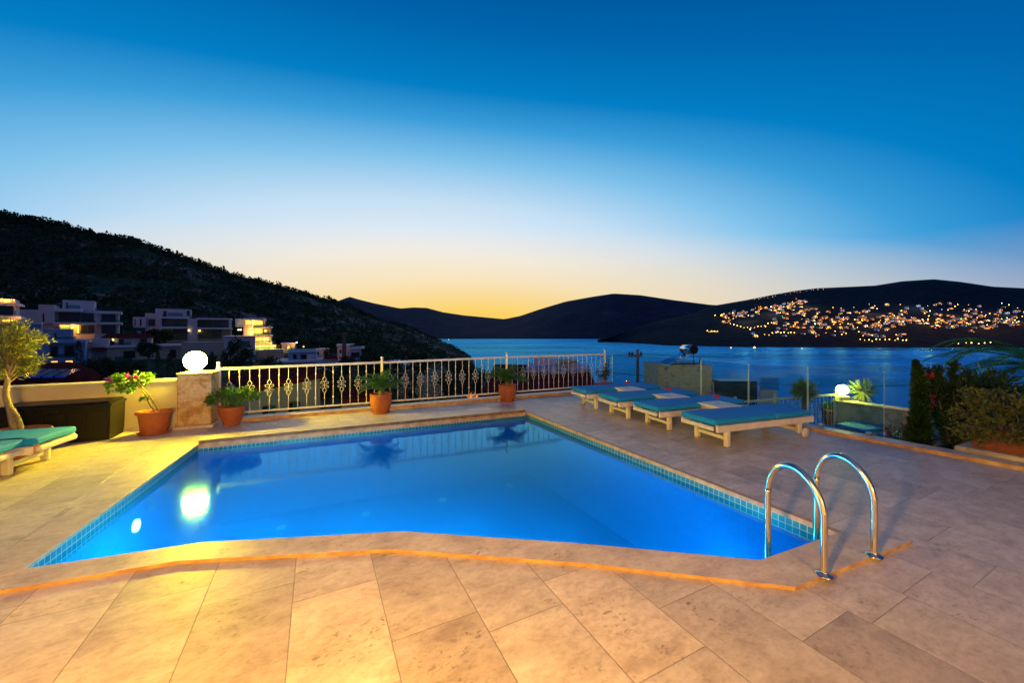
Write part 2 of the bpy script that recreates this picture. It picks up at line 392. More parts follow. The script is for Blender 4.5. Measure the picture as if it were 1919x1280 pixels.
vm = bpy.data.materials.new('pool_water_body'); vm.use_nodes = True; vn = vm.node_tree; vn.nodes.remove(vn.nodes['Principled BSDF'])
pv = N(vn, 'ShaderNodeVolumePrincipled'); pv.inputs['Color'].default_value = (.03,.46,1,1); pv.inputs['Density'].default_value = .33; vn.links.new(pv.outputs[0], vn.nodes['Material Output'].inputs['Volume'])
vb = MB(); ci = sum(pool, Vector())/len(pool); vb.prism([(ci.x+(p.x-ci.x)*.996, ci.y+(p.y-ci.y)*.996) for p in pool], FLOORZ+.02, WZ-.01)
vo = vb.build('water_body', vm, pr); vo.matrix_parent_inverse = Matrix.Translation(-pr.location)
# underwater lamp on the left wall and floor nozzles
def ray_plane(px, py, p0, nrm):
    d = Vector(((px-CX)/F, 1, -(py-HY)/F)); o = Vector((0,0,H)); t = (p0-o).dot(nrm)/d.dot(nrm); return o+d*t
ldir = (near_in[-1]-Hc); ldir.z = 0; ldir.normalize(); lnrm = Vector((-ldir.y, ldir.x, 0))
if lnrm.x < 0: lnrm = -lnrm
lp = ray_plane(253, 986, Vector((Hc.x,Hc.y,0)), lnrm)
UW = emis('underwater_lamp_glow', (.75,.95,1.0), 7, False)
def disc(name, c, n, r, mat, parent, th=.02):
    mb = MB(); q = n.to_track_quat('Z','Y')
    mb.lathe([(r*1.15,0),(r*1.15,th),(r,th+.005),(.0001,th+.008)], 24); mb.v = [tuple(q @ Vector(v)+c) for v in mb.v]
    o = mb.build(name, mat, parent); o.matrix_parent_inverse = Matrix.Translation(-pr.location); return o
disc('underwater_lamp', lp, lnrm, .055, UW, pr)
for px, py in ((527,990),(686,965),(830,938),(955,911)):
    disc('floor_nozzle', G(px,py,FLOORZ+.0), Vector((0,0,1)), .055, simple('nozzle_plastic', (.25,.75,.75), .4), pr, .015)
cen = sum(pool, Vector())/len(pool)
ncen = sum(near_in, Vector())/5
for k in range(7):        # added fill lights hidden below the near coping to brighten the water
    t = (k+.5)/7*5; seq = [B]+near_in; i = min(int(t), 4); q = seq[i].lerp(seq[i+1], t-i); q = q-V*.85; q.z = -.85
    point('pool_fill', q, (.12,.74,1.0), (9,24,52,86,108,112,74)[k], 0)

# coping slabs
def strip(name, inner, outer_, z0, z1, mats=None, parent=None, gap=0):
    mb = MB()
    for i in range(len(inner)-1):
        q = [inner[i], inner[i+1], outer_[i+1], outer_[i]]
        mb.prism([(p.x,p.y) for p in q], z0, z1, 0, side_mi=1, bottom=False)
    o = mb.build(name, mats or [COPING, FASCIA_LIT], parent)
    if parent: o.matrix_parent_inverse = Matrix.Translation(-parent.location)
    return o
ni = [B]+near_in; 
o = strip('near_coping', ni, near_out, .001, .025, None, pr); o.name = 'coping'
fi = [A, Hc]; fo = [A-V*.3+U*.12, Hc-V*.3-U*.05]
strip('coping', fi, fo, .001, .05, None, pr)
strip('coping', [Hc, near_in[-1]], [Hc-U*.30-V*.0, near_in[-1]-U*.30], .0005, .004, [COPING, COPING], pr)
strip('coping', [A, B], [A+U*.06, B+U*.06], .0005, .004, [FASCIA_LIT, FASCIA_LIT], pr)

# kerbs along the terrace edges
mb = MB(); kz = .06
a, b_ = fenceL+fdir*.35, fenceR+fn*.02
mb.prism([P2(a-fn*.16), P2(b_-fn*.16), P2(b_+fn*.1), P2(a+fn*.1)], .0, kz, 0, side_mi=1)
tag(mb.build('terrace_kerb', [COPING, FASCIA_LIT]), 'raised travertine kerb running under the white railing', 'kerb')
gn = Vector((-gdir.y, gdir.x, 0)); 
if gn.x < 0: gn = -gn
mb = MB(); a, b_ = glassL, edgeR
mb.prism([P2(a-gn*.20), P2(b_-gn*.20), P2(b_+gn*.06), P2(a+gn*.06)], .0, .05, 0, side_mi=1)
tag(mb.build('terrace_kerb', [COPING, FASCIA_LIT]), 'raised travertine kerb along the terrace edge under the glass', 'kerb')

root = empty('house_front', (0,-5.6,0), 0, 'cream plastered house front standing behind the terrace', 'house')
MB().box(-11,9,-.3,0,.001,5.2).build('wall', PLASTER, root)
MB().box(-11,9,.0,1.1,5.201,5.4).build('eave', WHITE_WOOD, root)
for x in (-8,-3.2,5.6):
    f = MB(); f.box(x-.8,x+.8,.001,.06,.002,2.25); f = f.build('door_frame', WHITE_WOOD, root); MB().box(x-.72,x+.72,.0601,.066,.08,2.17).build('pane', simple('door_glass', (.02,.03,.04), .05), f)
# ------------------------------------------------------------------ left wall, pillar and globe lamp
wd = (G(330,711,.81)-G(0,726,.81)); wd.z = 0; wd.normalize(); w0 = G(330,711,.81); w0.z = 0; wn_ = Vector((-wd.y, wd.x, 0))
root = empty('garden_wall', w0, math.atan2(wd.y, wd.x), 'low cream plastered wall behind the black storage box', 'wall')
MB().rbox(-5.5, .12, .0, .16, -.3, .775, .004).build('wall_body', PLASTER, root)
MB().rbox(-5.5, .12, -.025, .185, .7755, .815, .006).build('wall_cap', PLASTER, root)
MB().rbox(-5.5, .0, -.02, -.001, .0, .07, .003).build('skirting', COPING, root)
pil0 = G(330,806); pil1 = G(397,801); pd = (pil1-pil0); pw = pd.length; pang = math.atan2(pd.y, pd.x)
def stonemat(name, a, b_, c):
    m, nt, b = newmat(name); t = N(nt, 'ShaderNodeTexCoord'); n = N(nt, 'ShaderNodeTexNoise'); n.inputs['Scale'].default_value = 4.2; n.inputs['Detail'].default_value = 7; n.inputs['Distortion'].default_value = 1.0
    nt.links.new(t.outputs['Object'], n.inputs['Vector']); n2 = N(nt, 'ShaderNodeTexNoise'); n2.inputs['Scale'].default_value = 22; n2.inputs['Detail'].default_value = 5; nt.links.new(t.outputs['Object'], n2.inputs['Vector'])
    nt.links.new(mixc(nt, .35, ramp(nt, n.outputs[0], [(.38, a), (.47, b_), (.53, c)]), ramp(nt, n2.outputs[0], [(.4, a), (.6, c)])), b.inputs['Base Color']); b.inputs['Roughness'].default_value = .8
    bp = N(nt, 'ShaderNodeBump'); bp.inputs['Strength'].default_value = .6; bp.inputs['Distance'].default_value = .01; nt.links.new(n2.outputs[0], bp.inputs['Height']); nt.links.new(bp.outputs[0], b.inputs['Normal'])
    return m
PSTONE = stonemat('mottled_stone', (.36,.19,.05), (.52,.32,.11), (.66,.50,.28))
root = empty('stone_pillar', pil0, pang, 'square mottled stone pillar carrying the big round lamp', 'pillar')
MB().rbox(.01, pw-.01, .0, .42, .055, .90, .012).build('shaft', PSTONE, root)
MB().rbox(-.035, pw+.03, -.03, .45, .0, .055, .006).build('plinth', COPING, root)
MB().rbox(.0, pw, -.01, .43, .9005, .925, .006).build('cap', PSTONE, root)
def globe(loc, r, strength, label, mat):
    root = empty('globe_lamp', loc, 0, label, 'lamp')
    MB().lathe([(.0001,0),(r*.5,0),(r*.5,.015),(r*.38,.03),(r*.36,.05)], 24).build('lamp_base', WHITE_METAL, root)
    MB().sphere((0,0,r+.03), r, 40, 24).build('globe', mat, root); return root
GL1 = emis('lit_globe', (1,.76,.02), 820, True); GL2 = emis('lit_globe_small', (1,.78,.08), 160, True)
gc = P(366, 673, 6.62); globe((gc.x, gc.y, .925), .162, 30, 'big round lit globe lamp on the stone pillar', GL1)

# ------------------------------------------------------------------ railing with scrollwork
def baluster_orn(h):
    mb = MB(); m = h*.52; w = .034
    r = .0065
    mb.tube([(0,0,0),(0,0,m-.17)], r, 6); mb.tube([(0,0,m+.17),(0,0,h)], r, 6)
    for s in (-1,1):
        for q in (-1,1):
            mb.tube([(0,0,m+q*.17),(s*w,0,m+q*.115),(s*w*.9,0,m+q*.10),(0,0,m+q*.045),(s*.0,0,m)], .0055, 6)
            c = Vector((s*.048,0,m+q*.047)); pts = [(s*.004,0,m+q*.005)]
            for k in range(10):
                t = -PI*.65+k*PI*1.55/9; rr = .026*(1-.35*k/9)
                pts.append((c.x+s*rr*math.cos(t)*1.0, 0, c.z-q*(-rr)*math.sin(t)))
            mb.tube(pts, .005, 6)
    return mb
def baluster_plain(h):
    mb = MB(); r = .0075
    mb.tube([(0,0,0),(0,0,h)], r, 6)
    for z in (h*.2, h*.82):
        mb.lathe([(r,-.028),(.011,-.02),(.011,-.012),(.017,0),(.011,.012),(.011,.02),(r,.028)], 8, (0,0,z))
    return mb
def railing(root, posts, base_z, n_between, orn_every=2, with_ball=True, meshes=None, zr=None, post_r=.024):
    """posts: list of (x, y, z_top) in world; root at origin of world coords"""
    for i in range(len(posts)):
        x, y, zt = posts[i]
        mb = MB(); mb.box(x-post_r, x+post_r, y-post_r, y+post_r, base_z, zt+.025)
        mb.lathe([(.0001,zt+.025),(.03,zt+.027),(.03,zt+.04),(.017,zt+.05),(.024,zt+.062),(.031,zt+.08),(.024,zt+.10),(.0001,zt+.108)], 14, (x,y,0))
        mb.build('post', WHITE_METAL, root)
    for i in range(len(posts)-1):
        a = Vector(posts[i]); b = Vector(posts[i+1]); d = (b-a)
        mb = MB(); dd = Vector((d.x,d.y,0)).normalized(); pn = Vector((-dd.y,dd.x,0))*.02
        for (za, zb, hh) in ((a.z-.02, b.z-.02, .022), (base_z+.07, base_z+.07, .014)):
            p, q = Vector((a.x,a.y,za))+dd*(post_r+.001), Vector((b.x,b.y,zb))-dd*(post_r+.001)
            vs = [p-pn, p+pn, q+pn, q-pn]; up = Vector((0,0,hh))
            mb.add([v-up for v in vs]+[v+up for v in vs], [(0,3,2,1)[::-1],(4,5,6,7)[::-1],(0,1,5,4),(1,2,6,5),(2,3,7,6),(3,0,4,7)])
        mb.build('rail', WHITE_METAL, root)
        n = n_between[i]
        for k in range(1, n+1):
            t = k/(n+1); p = a+d*t
            me = meshes[k % 2]
            o = bpy.data.objects.new('baluster', me); COL.objects.link(o); o.parent = root
            zb = base_z+.084; zt = p.z-.042
            o.location = (p.x, p.y, zb); o.rotation_euler = (0,0,math.atan2(d.y,d.x)); o.scale = (1,1,(zt-zb)/1.0*1.0)
def unit_meshes():
    r = []
    for f in (baluster_plain, baluster_orn):
        o = f(.80).build('baluster', WHITE_METAL); me = o.data; bpy.data.objects.remove(o)
        co = np.empty(len(me.vertices)*3); me.vertices.foreach_get('co', co); co = co.reshape(-1,3); co[:,2] /= .80
        me.vertices.foreach_set('co', co.ravel()); r.append(me)
    return r
UM = unit_meshes()
def on_fence(px):     # intersection of a pixel column with the fence line
    d = Vector(((px-CX)/F, 1, 0)); n = fn; t = fenceL.dot(n)/d.dot(n); return d*t
posts = []
for px in (410, 716, 949.5, 1133):
    p = on_fence(px); yr = {410: 691, 716: 679, 949.5: 669, 1133: 663.5}[px]
    posts.append((p.x, p.y, H-(yr-HY)*p.y/F+.015))
root = empty('railing', (0,0,0), 0, 'long cream metal railing with scrollwork behind the pool', 'railing')
railing(root, posts, .075, [17, 17, 19], meshes=UM)
for o in kids(root):
    pass

# ------------------------------------------------------------------ glass balustrade
def on_glass(px):
    d = Vector(((px-CX)/F, 1, 0)); t = glassL.dot(gn)/d.dot(gn); return d*t
gb = [on_glass(p) for p in (1147, 1314, 1403, 1514)]+[glassR]
gtop = [G_ for G_ in (663.5, 674, 681.5, 687.5, 697)]
lab = ['frameless glass panel nearest the end of the white railing', 'glass panel in front of the stone turret', 'glass panel behind the nearest sun lounger head', 'last glass panel beside the lower terrace plants']
for i in range(4):
    a, b_ = gb[i]+gdir*.008, gb[i+1]-gdir*.008
    za = H-(gtop[i]-HY)*gb[i].y/F; zb = H-(gtop[i+1]-HY)*gb[i+1].y/F; t = gn*.006
    root = empty('glass_panel', (a.x, a.y, .05), 0, lab[i], 'glass panel', 'frameless glass balustrade panels')
    mb = MB(); L = Vector((0,0,.05)); o_ = Vector((a.x,a.y,.05))
    q = [a-t, b_-t, b_+t, a+t]
    vs = [Vector((v.x,v.y,.052))-o_ for v in q]+[Vector((v.x,v.y,(za,zb,zb,za)[k]))-o_ for k, v in enumerate(q)]
    mb.add(vs, [(0,1,5,4),(2,3,7,6)]); mb.build('pane', GLASS, root)
    mb = MB(); ex = lambda i, v: v+gn*(.006 if i % 4 > 1 else -.006)
    e = [(4,5,6,7),(1,2,6,5),(3,0,4,7)]
    mb.add([ex(i, v)+Vector((0,0,.001)) for i, v in enumerate(vs)], e); mb.build('polished_edge', GLASS_EDGE, root)
    for k in (.18,.82):
        c = (b_-a)*k; MB().rbox(c.x-.03, c.x+.03, c.y-.03, c.y+.03, .0, .05, .004).build('clamp', STEEL, root)

# ------------------------------------------------------------------ sun loungers
def make_lounger():
    root = empty('sun_lounger', (0,0,0))
    W = .32
    mb = MB()
    for s in (-1,1):
        mb.rbox(.05, 2.0, s*W-.018, s*W+.018, .225, .318, .012)
    mb.rbox(.0, .052, -W+.03, W-.03, .245, .305, .02)
    for x in [.14+.115*k for k in range(16)]:
        mb.rbox(x, x+.075, -W+.0185, W-.0185, .292, .312, .004)
    mb.build('frame', WHITE_WOOD, root)
    for s in (-1,1):
        MB().rbox(.26, .34, s*(W-.055)-.035, s*(W-.055)+.03, .0, .2245, .014).build('leg', WHITE_WOOD, root)
        MB().rbox(1.72, 1.80, s*(W-.055)-.035, s*(W-.055)+.03, .06, .2245, .014).build('leg', WHITE_WOOD, root)
        m = MB(); prof = [(.0001,-.02),(.03,-.022),(.035,-.016),(.066,-.016),(.072,-.010),(.072,.010),(.066,.016),(.035,.016),(.03,.022),(.0001,.02)]
        m.lathe(prof, 28); m.v = [(v[0]+1.83, v[2]+s*(W+.0), v[1]+.072) for v in m.v]; m.build('wheel', WHITE_WOOD, root)
    MB().rbox(.285, .315, -W+.09, W-.09, .085, .135, .006).build('stretcher', WHITE_WOOD, root)
    MB().rbox(1.745, 1.775, -W+.09, W-.09, .085, .135, .006).build('stretcher', WHITE_WOOD, root)
    for (x0, x1) in ((.02,1.20),(1.206,1.93)):
        o = MB().rbox(x0, x1, -W+.005, W-.005, .320, .405, .02).build('cushion', CUSHION, root, .02)
        o.modifiers['edge'].segments = 3
    return root
proto = make_lounger()
def place_lounger(pl, ang, label, first=False, group='white sun loungers with teal cushions', near=None):
    o = proto if first else copy_tree(proto)
    o.location = pl; o.rotation_euler.z = ang; tag(o, label, 'sun lounger', group); return o
LA = math.radians(19.5)
def lounger_at(px, py, ang, side=-1):     # (px,py) is the foot of the near front leg
    g = G(px, py); d = Vector((math.cos(ang), math.sin(ang), 0)); n = Vector((-d.y, d.x, 0))
    return g-d*.30-n*(side*.265)
place_lounger(lounger_at(1362,837,LA), LA, 'nearest sun lounger of the row beside the pool', True)
place_lounger(lounger_at(1254,806,LA), LA, 'sun lounger second from the pool ladder, behind the nearest one')
place_lounger(lounger_at(1177,784,LA), LA, 'sun lounger third in the row, between two side tables')
place_lounger(lounger_at(1117,766,LA), LA, 'farthest sun lounger of the row, next to the railing corner')
a2 = math.radians(199)
g = G(85,863)
d = Vector((math.cos(a2), math.sin(a2), 0)); n = Vector((-d.y, d.x, 0))
place_lounger(g-d*.30+n*.265, a2, 'sun lounger sticking in from the side near the black storage box')
g = G(-8,892)
place_lounger(g-d*.30+n*.265, a2, 'sun lounger of which only the foot shows beside the pool corner')

# side tables and drinks
def make_table():
    root = empty('side_table', (0,0,0))
    MB().rbox(-.24,.24,-.23,.23,.385,.415,.008).build('table_top', WHITE_WOOD, root)
    MB().rbox(-.215,.215,-.205,.205,.325,.3845,.004).build('apron', WHITE_WOOD, root)
    for x in (-1,1):
        for y in (-1,1):
            MB().rbox(x*.19-.025, x*.19+.025, y*.18-.025, y*.18+.025, 0, .3245, .005).build('leg', WHITE_WOOD, root)
    return root
def make_glass():
    root = empty('drink_glass', (0,0,0))
    MB().lathe([(.0001,.0),(.036,.001),(.036,.004),(.008,.010),(.005,.02),(.005,.062),(.012,.072),(.034,.088),(.045,.112),(.044,.135),(.036,.165),(.0345,.165),(.0425,.134),(.0435,.112),(.033,.090),(.0001,.076)], 28).build('bowl', DRINK_GLASS, root)
    MB().lathe([(.0001,.078),(.032,.0905),(.042,.112),(.0415,.130),(.0001,.130)], 28).build('drink', WINE, root)
    return root
tp = make_table(); gp = make_glass()
for i, (px, py, l, l2) in enumerate(((1348,757,'white side table between the nearest two sun loungers','glass of red drink on the nearest side table'),
                                (1257,741,'white side table in the middle of the lounger row','glass of red drink on the middle side table'),
                                (1180,728,'white side table farthest along the lounger row','glass of red drink on the farthest side table'))):
    c = G(px, py, .415)
    o = tp if i == 0 else copy_tree(tp); o.location = (c.x, c.y, 0); o.rotation_euler.z = LA; tag(o, l, 'side table', 'white side tables')
    o = gp if i == 0 else copy_tree(gp); o.location = (c.x-.05, c.y-.02, .4155); o.scale = (1.15,1.15,1.15); tag(o, l2, 'drink glass', 'glasses of red drink')

# ------------------------------------------------------------------ pool ladder
lb = G(1544,1079,.025); lb2 = G(1638,1043,.025); ld = (lb2-lb); ld.z = 0; wid = ld.length; lang = math.atan2(ld.y, ld.x)
root = empty('pool_ladder', lb, lang, 'stainless steel pool ladder with two arched handrails', 'ladder')
prof = [(0,.0),(0,.36),(.004,.42),(.022,.49),(.06,.56),(.105,.61),(.155,.645),(.21,.655),(.265,.64),(.31,.605),(.345,.55),(.365,.49),(.372,.43),(.375,.30),(.375,-.9)]
def smooth(pts, k=4):
    out = []
    for i in range(len(pts)-1):
        p0 = Vector(pts[max(i-1,0)]); p1 = Vector(pts[i]); p2 = Vector(pts[i+1]); p3 = Vector(pts[min(i+2,len(pts)-1)])
        for j in range(k):
            t = j/k; out.append(.5*((2*p1)+(-p0+p2)*t+(2*p0-5*p1+4*p2-p3)*t*t+(-p0+3*p1-3*p2+p3)*t**3))
    out.append(Vector(pts[-1])); return out
for x in (0, wid):
    MB().tube(smooth([(x, y, z) for y, z in prof]), .0215, 20).build('handrail', STEEL, root)
    MB().lathe([(.0001,.0005),(.052,.0005),(.054,.006),(.045,.014),(.030,.018),(.0225,.026),(.0225,.03)], 32, (x,0,0)).build('flange', STEEL, root)
for z in (-.38,-.62,-.86):
    MB().rbox(.022, wid-.022, .34, .41, z-.012, z+.012, .005).build('tread', STEEL, root)

# ------------------------------------------------------------------ storage box
c = G(207,824); root = empty('storage_box', c, math.atan2(wd.y, wd.x), 'black resin storage box standing against the cream wall', 'storage box')
def frustum(mb, x0,x1,y0,y1,z0,z1,ins, mi=0):
    vs = [(x0+ins,y0+ins,z0),(x1-ins,y0+ins,z0),(x1-ins,y1-ins,z0),(x0+ins,y1-ins,z0),(x0,y0,z1),(x1,y0,z1),(x1,y1,z1),(x0,y1,z1)]
    return mb.add(vs, [(0,3,2,1),(4,5,6,7),(0,1,5,4),(1,2,6,5),(2,3,7,6),(3,0,4,7)], mi)
mb = MB(); frustum(mb, -1.18, 0, 0, .52, 0, .50, .015)
for k in range(5): mb.rbox(-1.12+k*.225, -1.12+k*.225+.19, -.006, .01, .07, .44, .004)
mb.build('box_body', BLACKPL, root)
mb = MB(); mb.rbox(-1.20, .02, -.02, .54, .505, .545, .012); frustum(mb, -1.16, -.02, .02, .50, .575, .545, 0)
mb.rbox(-1.14,-.04,.02,.50,.5455,.572,.014)
mb.build('lid', BLACKPL, root)
MB().rbox(-.66,-.52,-.035,-.0205,.47,.52,.004).build('latch', BLACKPL, root)

# ------------------------------------------------------------------ plants
def leaf(mb, p, d, L, w, up=None, mi=0, fold=.25):
    d = d.normalized(); up = up or Vector((R.gauss(0,1),R.gauss(0,1),R.gauss(0,1)))
    s = d.cross(up)
    if s.length < 1e-4: s = d.cross(Vector((1,0,0)))
    s.normalize(); n = s.cross(d)
    a = p; m1 = p+d*L*.45+s*w*.5+n*w*fold; m2 = p+d*L*.45-s*w*.5+n*w*fold; mm = p+d*L*.5; e = p+d*L
    mb.add([a, m1, e, m2, mm], [(0,4,1),(1,4,2),(2,4,3),(3,4,0)], mi)
def quadleaf(mb, p, d, L, w, mi=0):
    d = d.normalized(); s = d.cross(Vector((R.gauss(0,1),R.gauss(0,1),R.gauss(0,1))))
    if s.length < 1e-4: return
    s.normalize(); mb.add([p, p+d*L*.5+s*w*.5, p+d*L, p+d*L*.5-s*w*.5], [(0,1,2,3)], mi)
def rdir(zb=0):
    v = Vector((R.gauss(0,1),R.gauss(0,1),R.gauss(0,1)+zb)); return v.normalized()
def crown(mb, c, rad, nclump, per, L, w, cr=.3, mi=0, zb=.3, full=False, shell=.5):
    c = Vector(c)
    for k in range(nclump):
        q = rdir(); t = shell+(1-shell)*R.random(); cc = c+Vector((q.x*rad[0]*t, q.y*rad[1]*t, q.z*rad[2]*t))
        for j in range(per):
            dd = rdir(); p = cc+dd*(cr*min(rad)*R.random()**.5)
            (leaf if full else quadleaf)(mb, p, (dd+q*.8+Vector((0,0,zb))), L*R.uniform(.6,1.2), w*R.uniform(.7,1.2), **({'mi':mi}))
    return mb
def pot(root, prof, inner_z, inner_r, mat=TERRA, sx=1, sy=1):
    h = prof[-1][1]; rr = prof[-1][0]
    MB().lathe([(.0001,0)]+prof+[(rr-.022,h),(inner_r,inner_z-.01)], 40, sx=sx, sy=sy).build('pot', mat, root)
    MB().lathe([(inner_r+.004,inner_z),(inner_r*.5,inner_z+.006),(.0001,inner_z+.01)], 28, sx=sx, sy=sy).build('soil', SOIL, root)
def saucer(root, r, mat=TERRA, sx=1, sy=1):
    MB().lathe([(.0001,0),(r*.9,0),(r,.03),(r-.012,.03),(r*.88,.012),(.0001,.012)], 36, sx=sx, sy=sy).build('saucer', mat, root)

# olive tree
g = Vector(((20-CX)/F*4.95, 4.95, 0)); root = empty('potted_olive_tree', g, 0, 'lit olive tree in a round terracotta pot near the storage box', 'potted tree')
pot(root, [(.24,0),(.25,.02),(.33,.26),(.345,.28),(.36,.285),(.36,.33),(.35,.34)], .30, .31)
tr = MB()
tk = smooth([(.08,0,.30),(.03,0,.45),(-.02,.01,.62),(-.06,0,.80),(-.04,0,1.0),(.0,0,1.2)], 4); tr.tube(tk, [.042-.02*i/(len(tk)-1) for i in range(len(tk))], 10)
tk2 = smooth([(.14,0,.30),(.12,0,.42),(.06,.02,.52),(.0,.01,.64)], 4); tr.tube(tk2, [.03-.008*i/(len(tk2)-1) for i in range(len(tk2))], 8)
cr = MB()
for k in range(64):
    q = rdir(.5); st = Vector((-.03,0,.95+R.random()*.3)); e = Vector((-.03,0,1.38))+Vector((q.x*.36,q.y*.36,q.z*.40))*R.uniform(.75,1.05)
    mid = (st+e)/2+Vector((0,0,.05)); tr.tube([st,mid,e], [.010,.006,.003], 5, False)
    for j in range(60):
        t = R.uniform(.35,1.05); p = st.lerp(mid, t*2) if t < .5 else mid.lerp(e, t*2-1)
        p = p+rdir()*.05*R.random()
        leaf(cr, p, ((e-st).normalized()*.7+rdir()), R.uniform(.055,.09), .018)
tr.build('trunk', simple('olive_bark', (.30,.24,.12), .9, c2=(.20,.15,.08), scale=30, bump=.8), root); cr.build('foliage', LEAF_OLIVE, root)

# bougainvillea
g = G(289,813); root = empty('potted_bougainvillea', g, UANG, 'leaning pink flowered shrub in an oval terracotta trough by the wall', 'potted plant')
saucer(root, .21, TERRA, 1, .8)
pot(root, [(.155,.013),(.165,.03),(.20,.31),(.207,.32),(.23,.325),(.23,.36),(.22,.37)], .33, .19, TERRA, 1, .78)
st = MB(); fo = MB(); fl = MB()
base = Vector((.0,0,.33)); 
inv = Matrix.Rotation(-UANG, 3, 'Z')
def bl(px, py, dy=0):
    p = P(px, py, g.y+dy); return inv @ (p-g)
path = smooth([base+Vector((.02,0,0)), bl(281,757), bl(272,740), bl(263,728), bl(254,717)], 4)
st.tube(path, [.016-.006*i/(len(path)-1) for i in range(len(path))], 8)
path2 = smooth([base+Vector((.06,.02,0)), bl(287,752,.05), bl(276,737,.03), bl(262,722)], 4); st.tube(path2, .009, 7)
for (px, py, rr, n) in ((250,716,.11,9),(232,718,.13,14),(216,722,.11,12),(206,716,.07,6),(240,727,.09,9),(268,708,.10,9),(280,704,.07,6),(226,706,.08,7),(262,703,.05,3),(272,748,.035,3)):
    c = bl(px, py, R.uniform(-.08,.08)); st.tube([bl(254,719), (c+bl(254,719))/2+Vector((0,0,.02)), c], .005, 5)
    crown(fo, c, (rr,rr,rr*.75), n, 9, .055, .038, .5, zb=.2, full=True)
for (px, py) in ((201,712),(246,706),(240,704),(250,708),(205,714)):
    c = bl(px, py, -.06); crown(fl, c, (.035,.035,.03), 3, 6, .035, .03, .6, full=True)
st.build('stem', BARK, root); fo.build('foliage', LEAF_GREEN, root); fl.build('blossom', FLOWER, root)

# shrub in bowl pot
g = G(434,796); root = empty('potted_shrub', g, 0, 'bushy green shrub in a bowl shaped terracotta pot beside the pillar', 'potted plant')
pot(root, [(.12,0),(.125,.02),(.12,.03),(.16,.12),(.19,.22),(.20,.29),(.205,.30),(.205,.325),(.195,.33)], .29, .17)
fo = MB(); st = MB()
for k in range(60):
    q = rdir(.6); q.z = abs(q.z)*.9-.12; e = Vector((.03+q.x*.44, q.y*.36, .44+q.z*.26)); st.tube([(0,0,.29), (e.x*.5,e.y*.5,.42), e], [.006,.004,.002], 4, False)
    for j in range(38):
        p = Vector((e.x*.75,e.y*.75,.42)).lerp(e, R.random()**.6)+rdir()*.055*R.random(); leaf(fo, p, rdir(.5)+q*.5, R.uniform(.035,.055), .026)
st.build('stem', BARK, root); fo.build('foliage', LEAF_GREEN, root)

# cycads
def frond(mb, base, az, elev, L, droop, nl=26, ll=.10, lw=.010, stem=.006, mi=0, vee=.5, curl=1.0):
    pts = []; p = Vector(base); e = elev; h = Vector((math.cos(az), math.sin(az), 0)); s = L/nl
    for k in range(nl+1):
        pts.append(p.copy()); p = p+(h*math.cos(e)+Vector((0,0,math.sin(e))))*s; e -= droop/nl*(1+curl*k/nl)
    mb.tube(pts[::3]+[pts[-1]] if (nl % 3) else pts[::3], stem, 4, False, mi)
    side = Vector((-h.y, h.x, 0))
    for k in range(3, nl+1):
        t = k/nl; l = ll*math.sin(PI*min(1, .18+t*.80))**.7*R.uniform(.9,1.1)
        d = (pts[k]-pts[k-1]).normalized(); nrm = side.cross(d)
        if nrm.z < 0: nrm = -nrm
        for sg in (-1,1):
            dd = (side*sg+d*.55+nrm*vee).normalized()
            w_ = d*lw; q = pts[k]; e1 = q+dd*l*.6+Vector((0,0,.0)); e2 = q+dd*l-Vector((0,0,l*.12))
            mb.add([q-w_*.5, q+w_*.5, e1+w_*.45, e1-w_*.45, e2], [(0,1,2,3),(3,2,4)], mi)
def cycad(px, py, label, spread):
    g = G(px, py); root = empty('potted_cycad', g, R.random(), label, 'potted plant', 'potted cycads along the railing')
    saucer(root, .17)
    pot(root, [(.13,.013),(.135,.03),(.14,.05),(.185,.13),(.205,.22),(.205,.32),(.19,.345),(.21,.35),(.212,.38),(.20,.385)], .35, .18)
    MB().lathe([(.05,.35),(.06,.38),(.05,.43),(.0001,.45)], 14).build('stump', BARK, root)
    mb = MB()
    for k in range(30):
        frond(mb, (0,0,.42), k*2.39996+R.uniform(-.2,.2), R.uniform(.5,1.4), spread*R.uniform(.9,1.25), R.uniform(.6,1.2), 24, .115, .016, .005)
    mb.build('fronds', LEAF_CYCAS, root)
cycad(714, 774, 'cycad in a round terracotta pot at the second railing post from the lamp', .50)
cycad(951, 752, 'cycad in a round terracotta pot near the far pool corner', .50)

# planter at the railing corner
g = P(1131, 722, 9.9); g.z = .05; root = empty('corner_planter', g, UANG, 'thin leafy shrub in a terracotta planter at the railing corner', 'potted plant')
mb = MB(); frustum(mb, -.22,.22,-.10,.10,0,.20,.02); mb.rbox(-.235,.235,-.115,.115,.2005,.235,.006); mb.build('planter', TERRA, root)
st = MB(); fo = MB()
for (dx, dz, n) in ((.12,.66,9),(.16,.5,7),(.05,.42,6),(-.12,.28,6),(-.2,.34,4),(.02,.3,6),(.14,.32,7)):
    e = Vector((dx*1.1, R.uniform(-.06,.06), .23+dz)); b0 = Vector((dx*.4,0,.23)); st.tube([b0,(b0+e)/2+Vector((.03,0,0)),e], [.008,.006,.003], 5, False)
    for j in range(n*7):
        p = b0.lerp(e, R.uniform(.3,1))+rdir()*.05; leaf(fo, p, rdir(.4), R.uniform(.04,.07), .03)
st.build('stem', BARK, root); fo.build('foliage', LEAF_DARK, root)
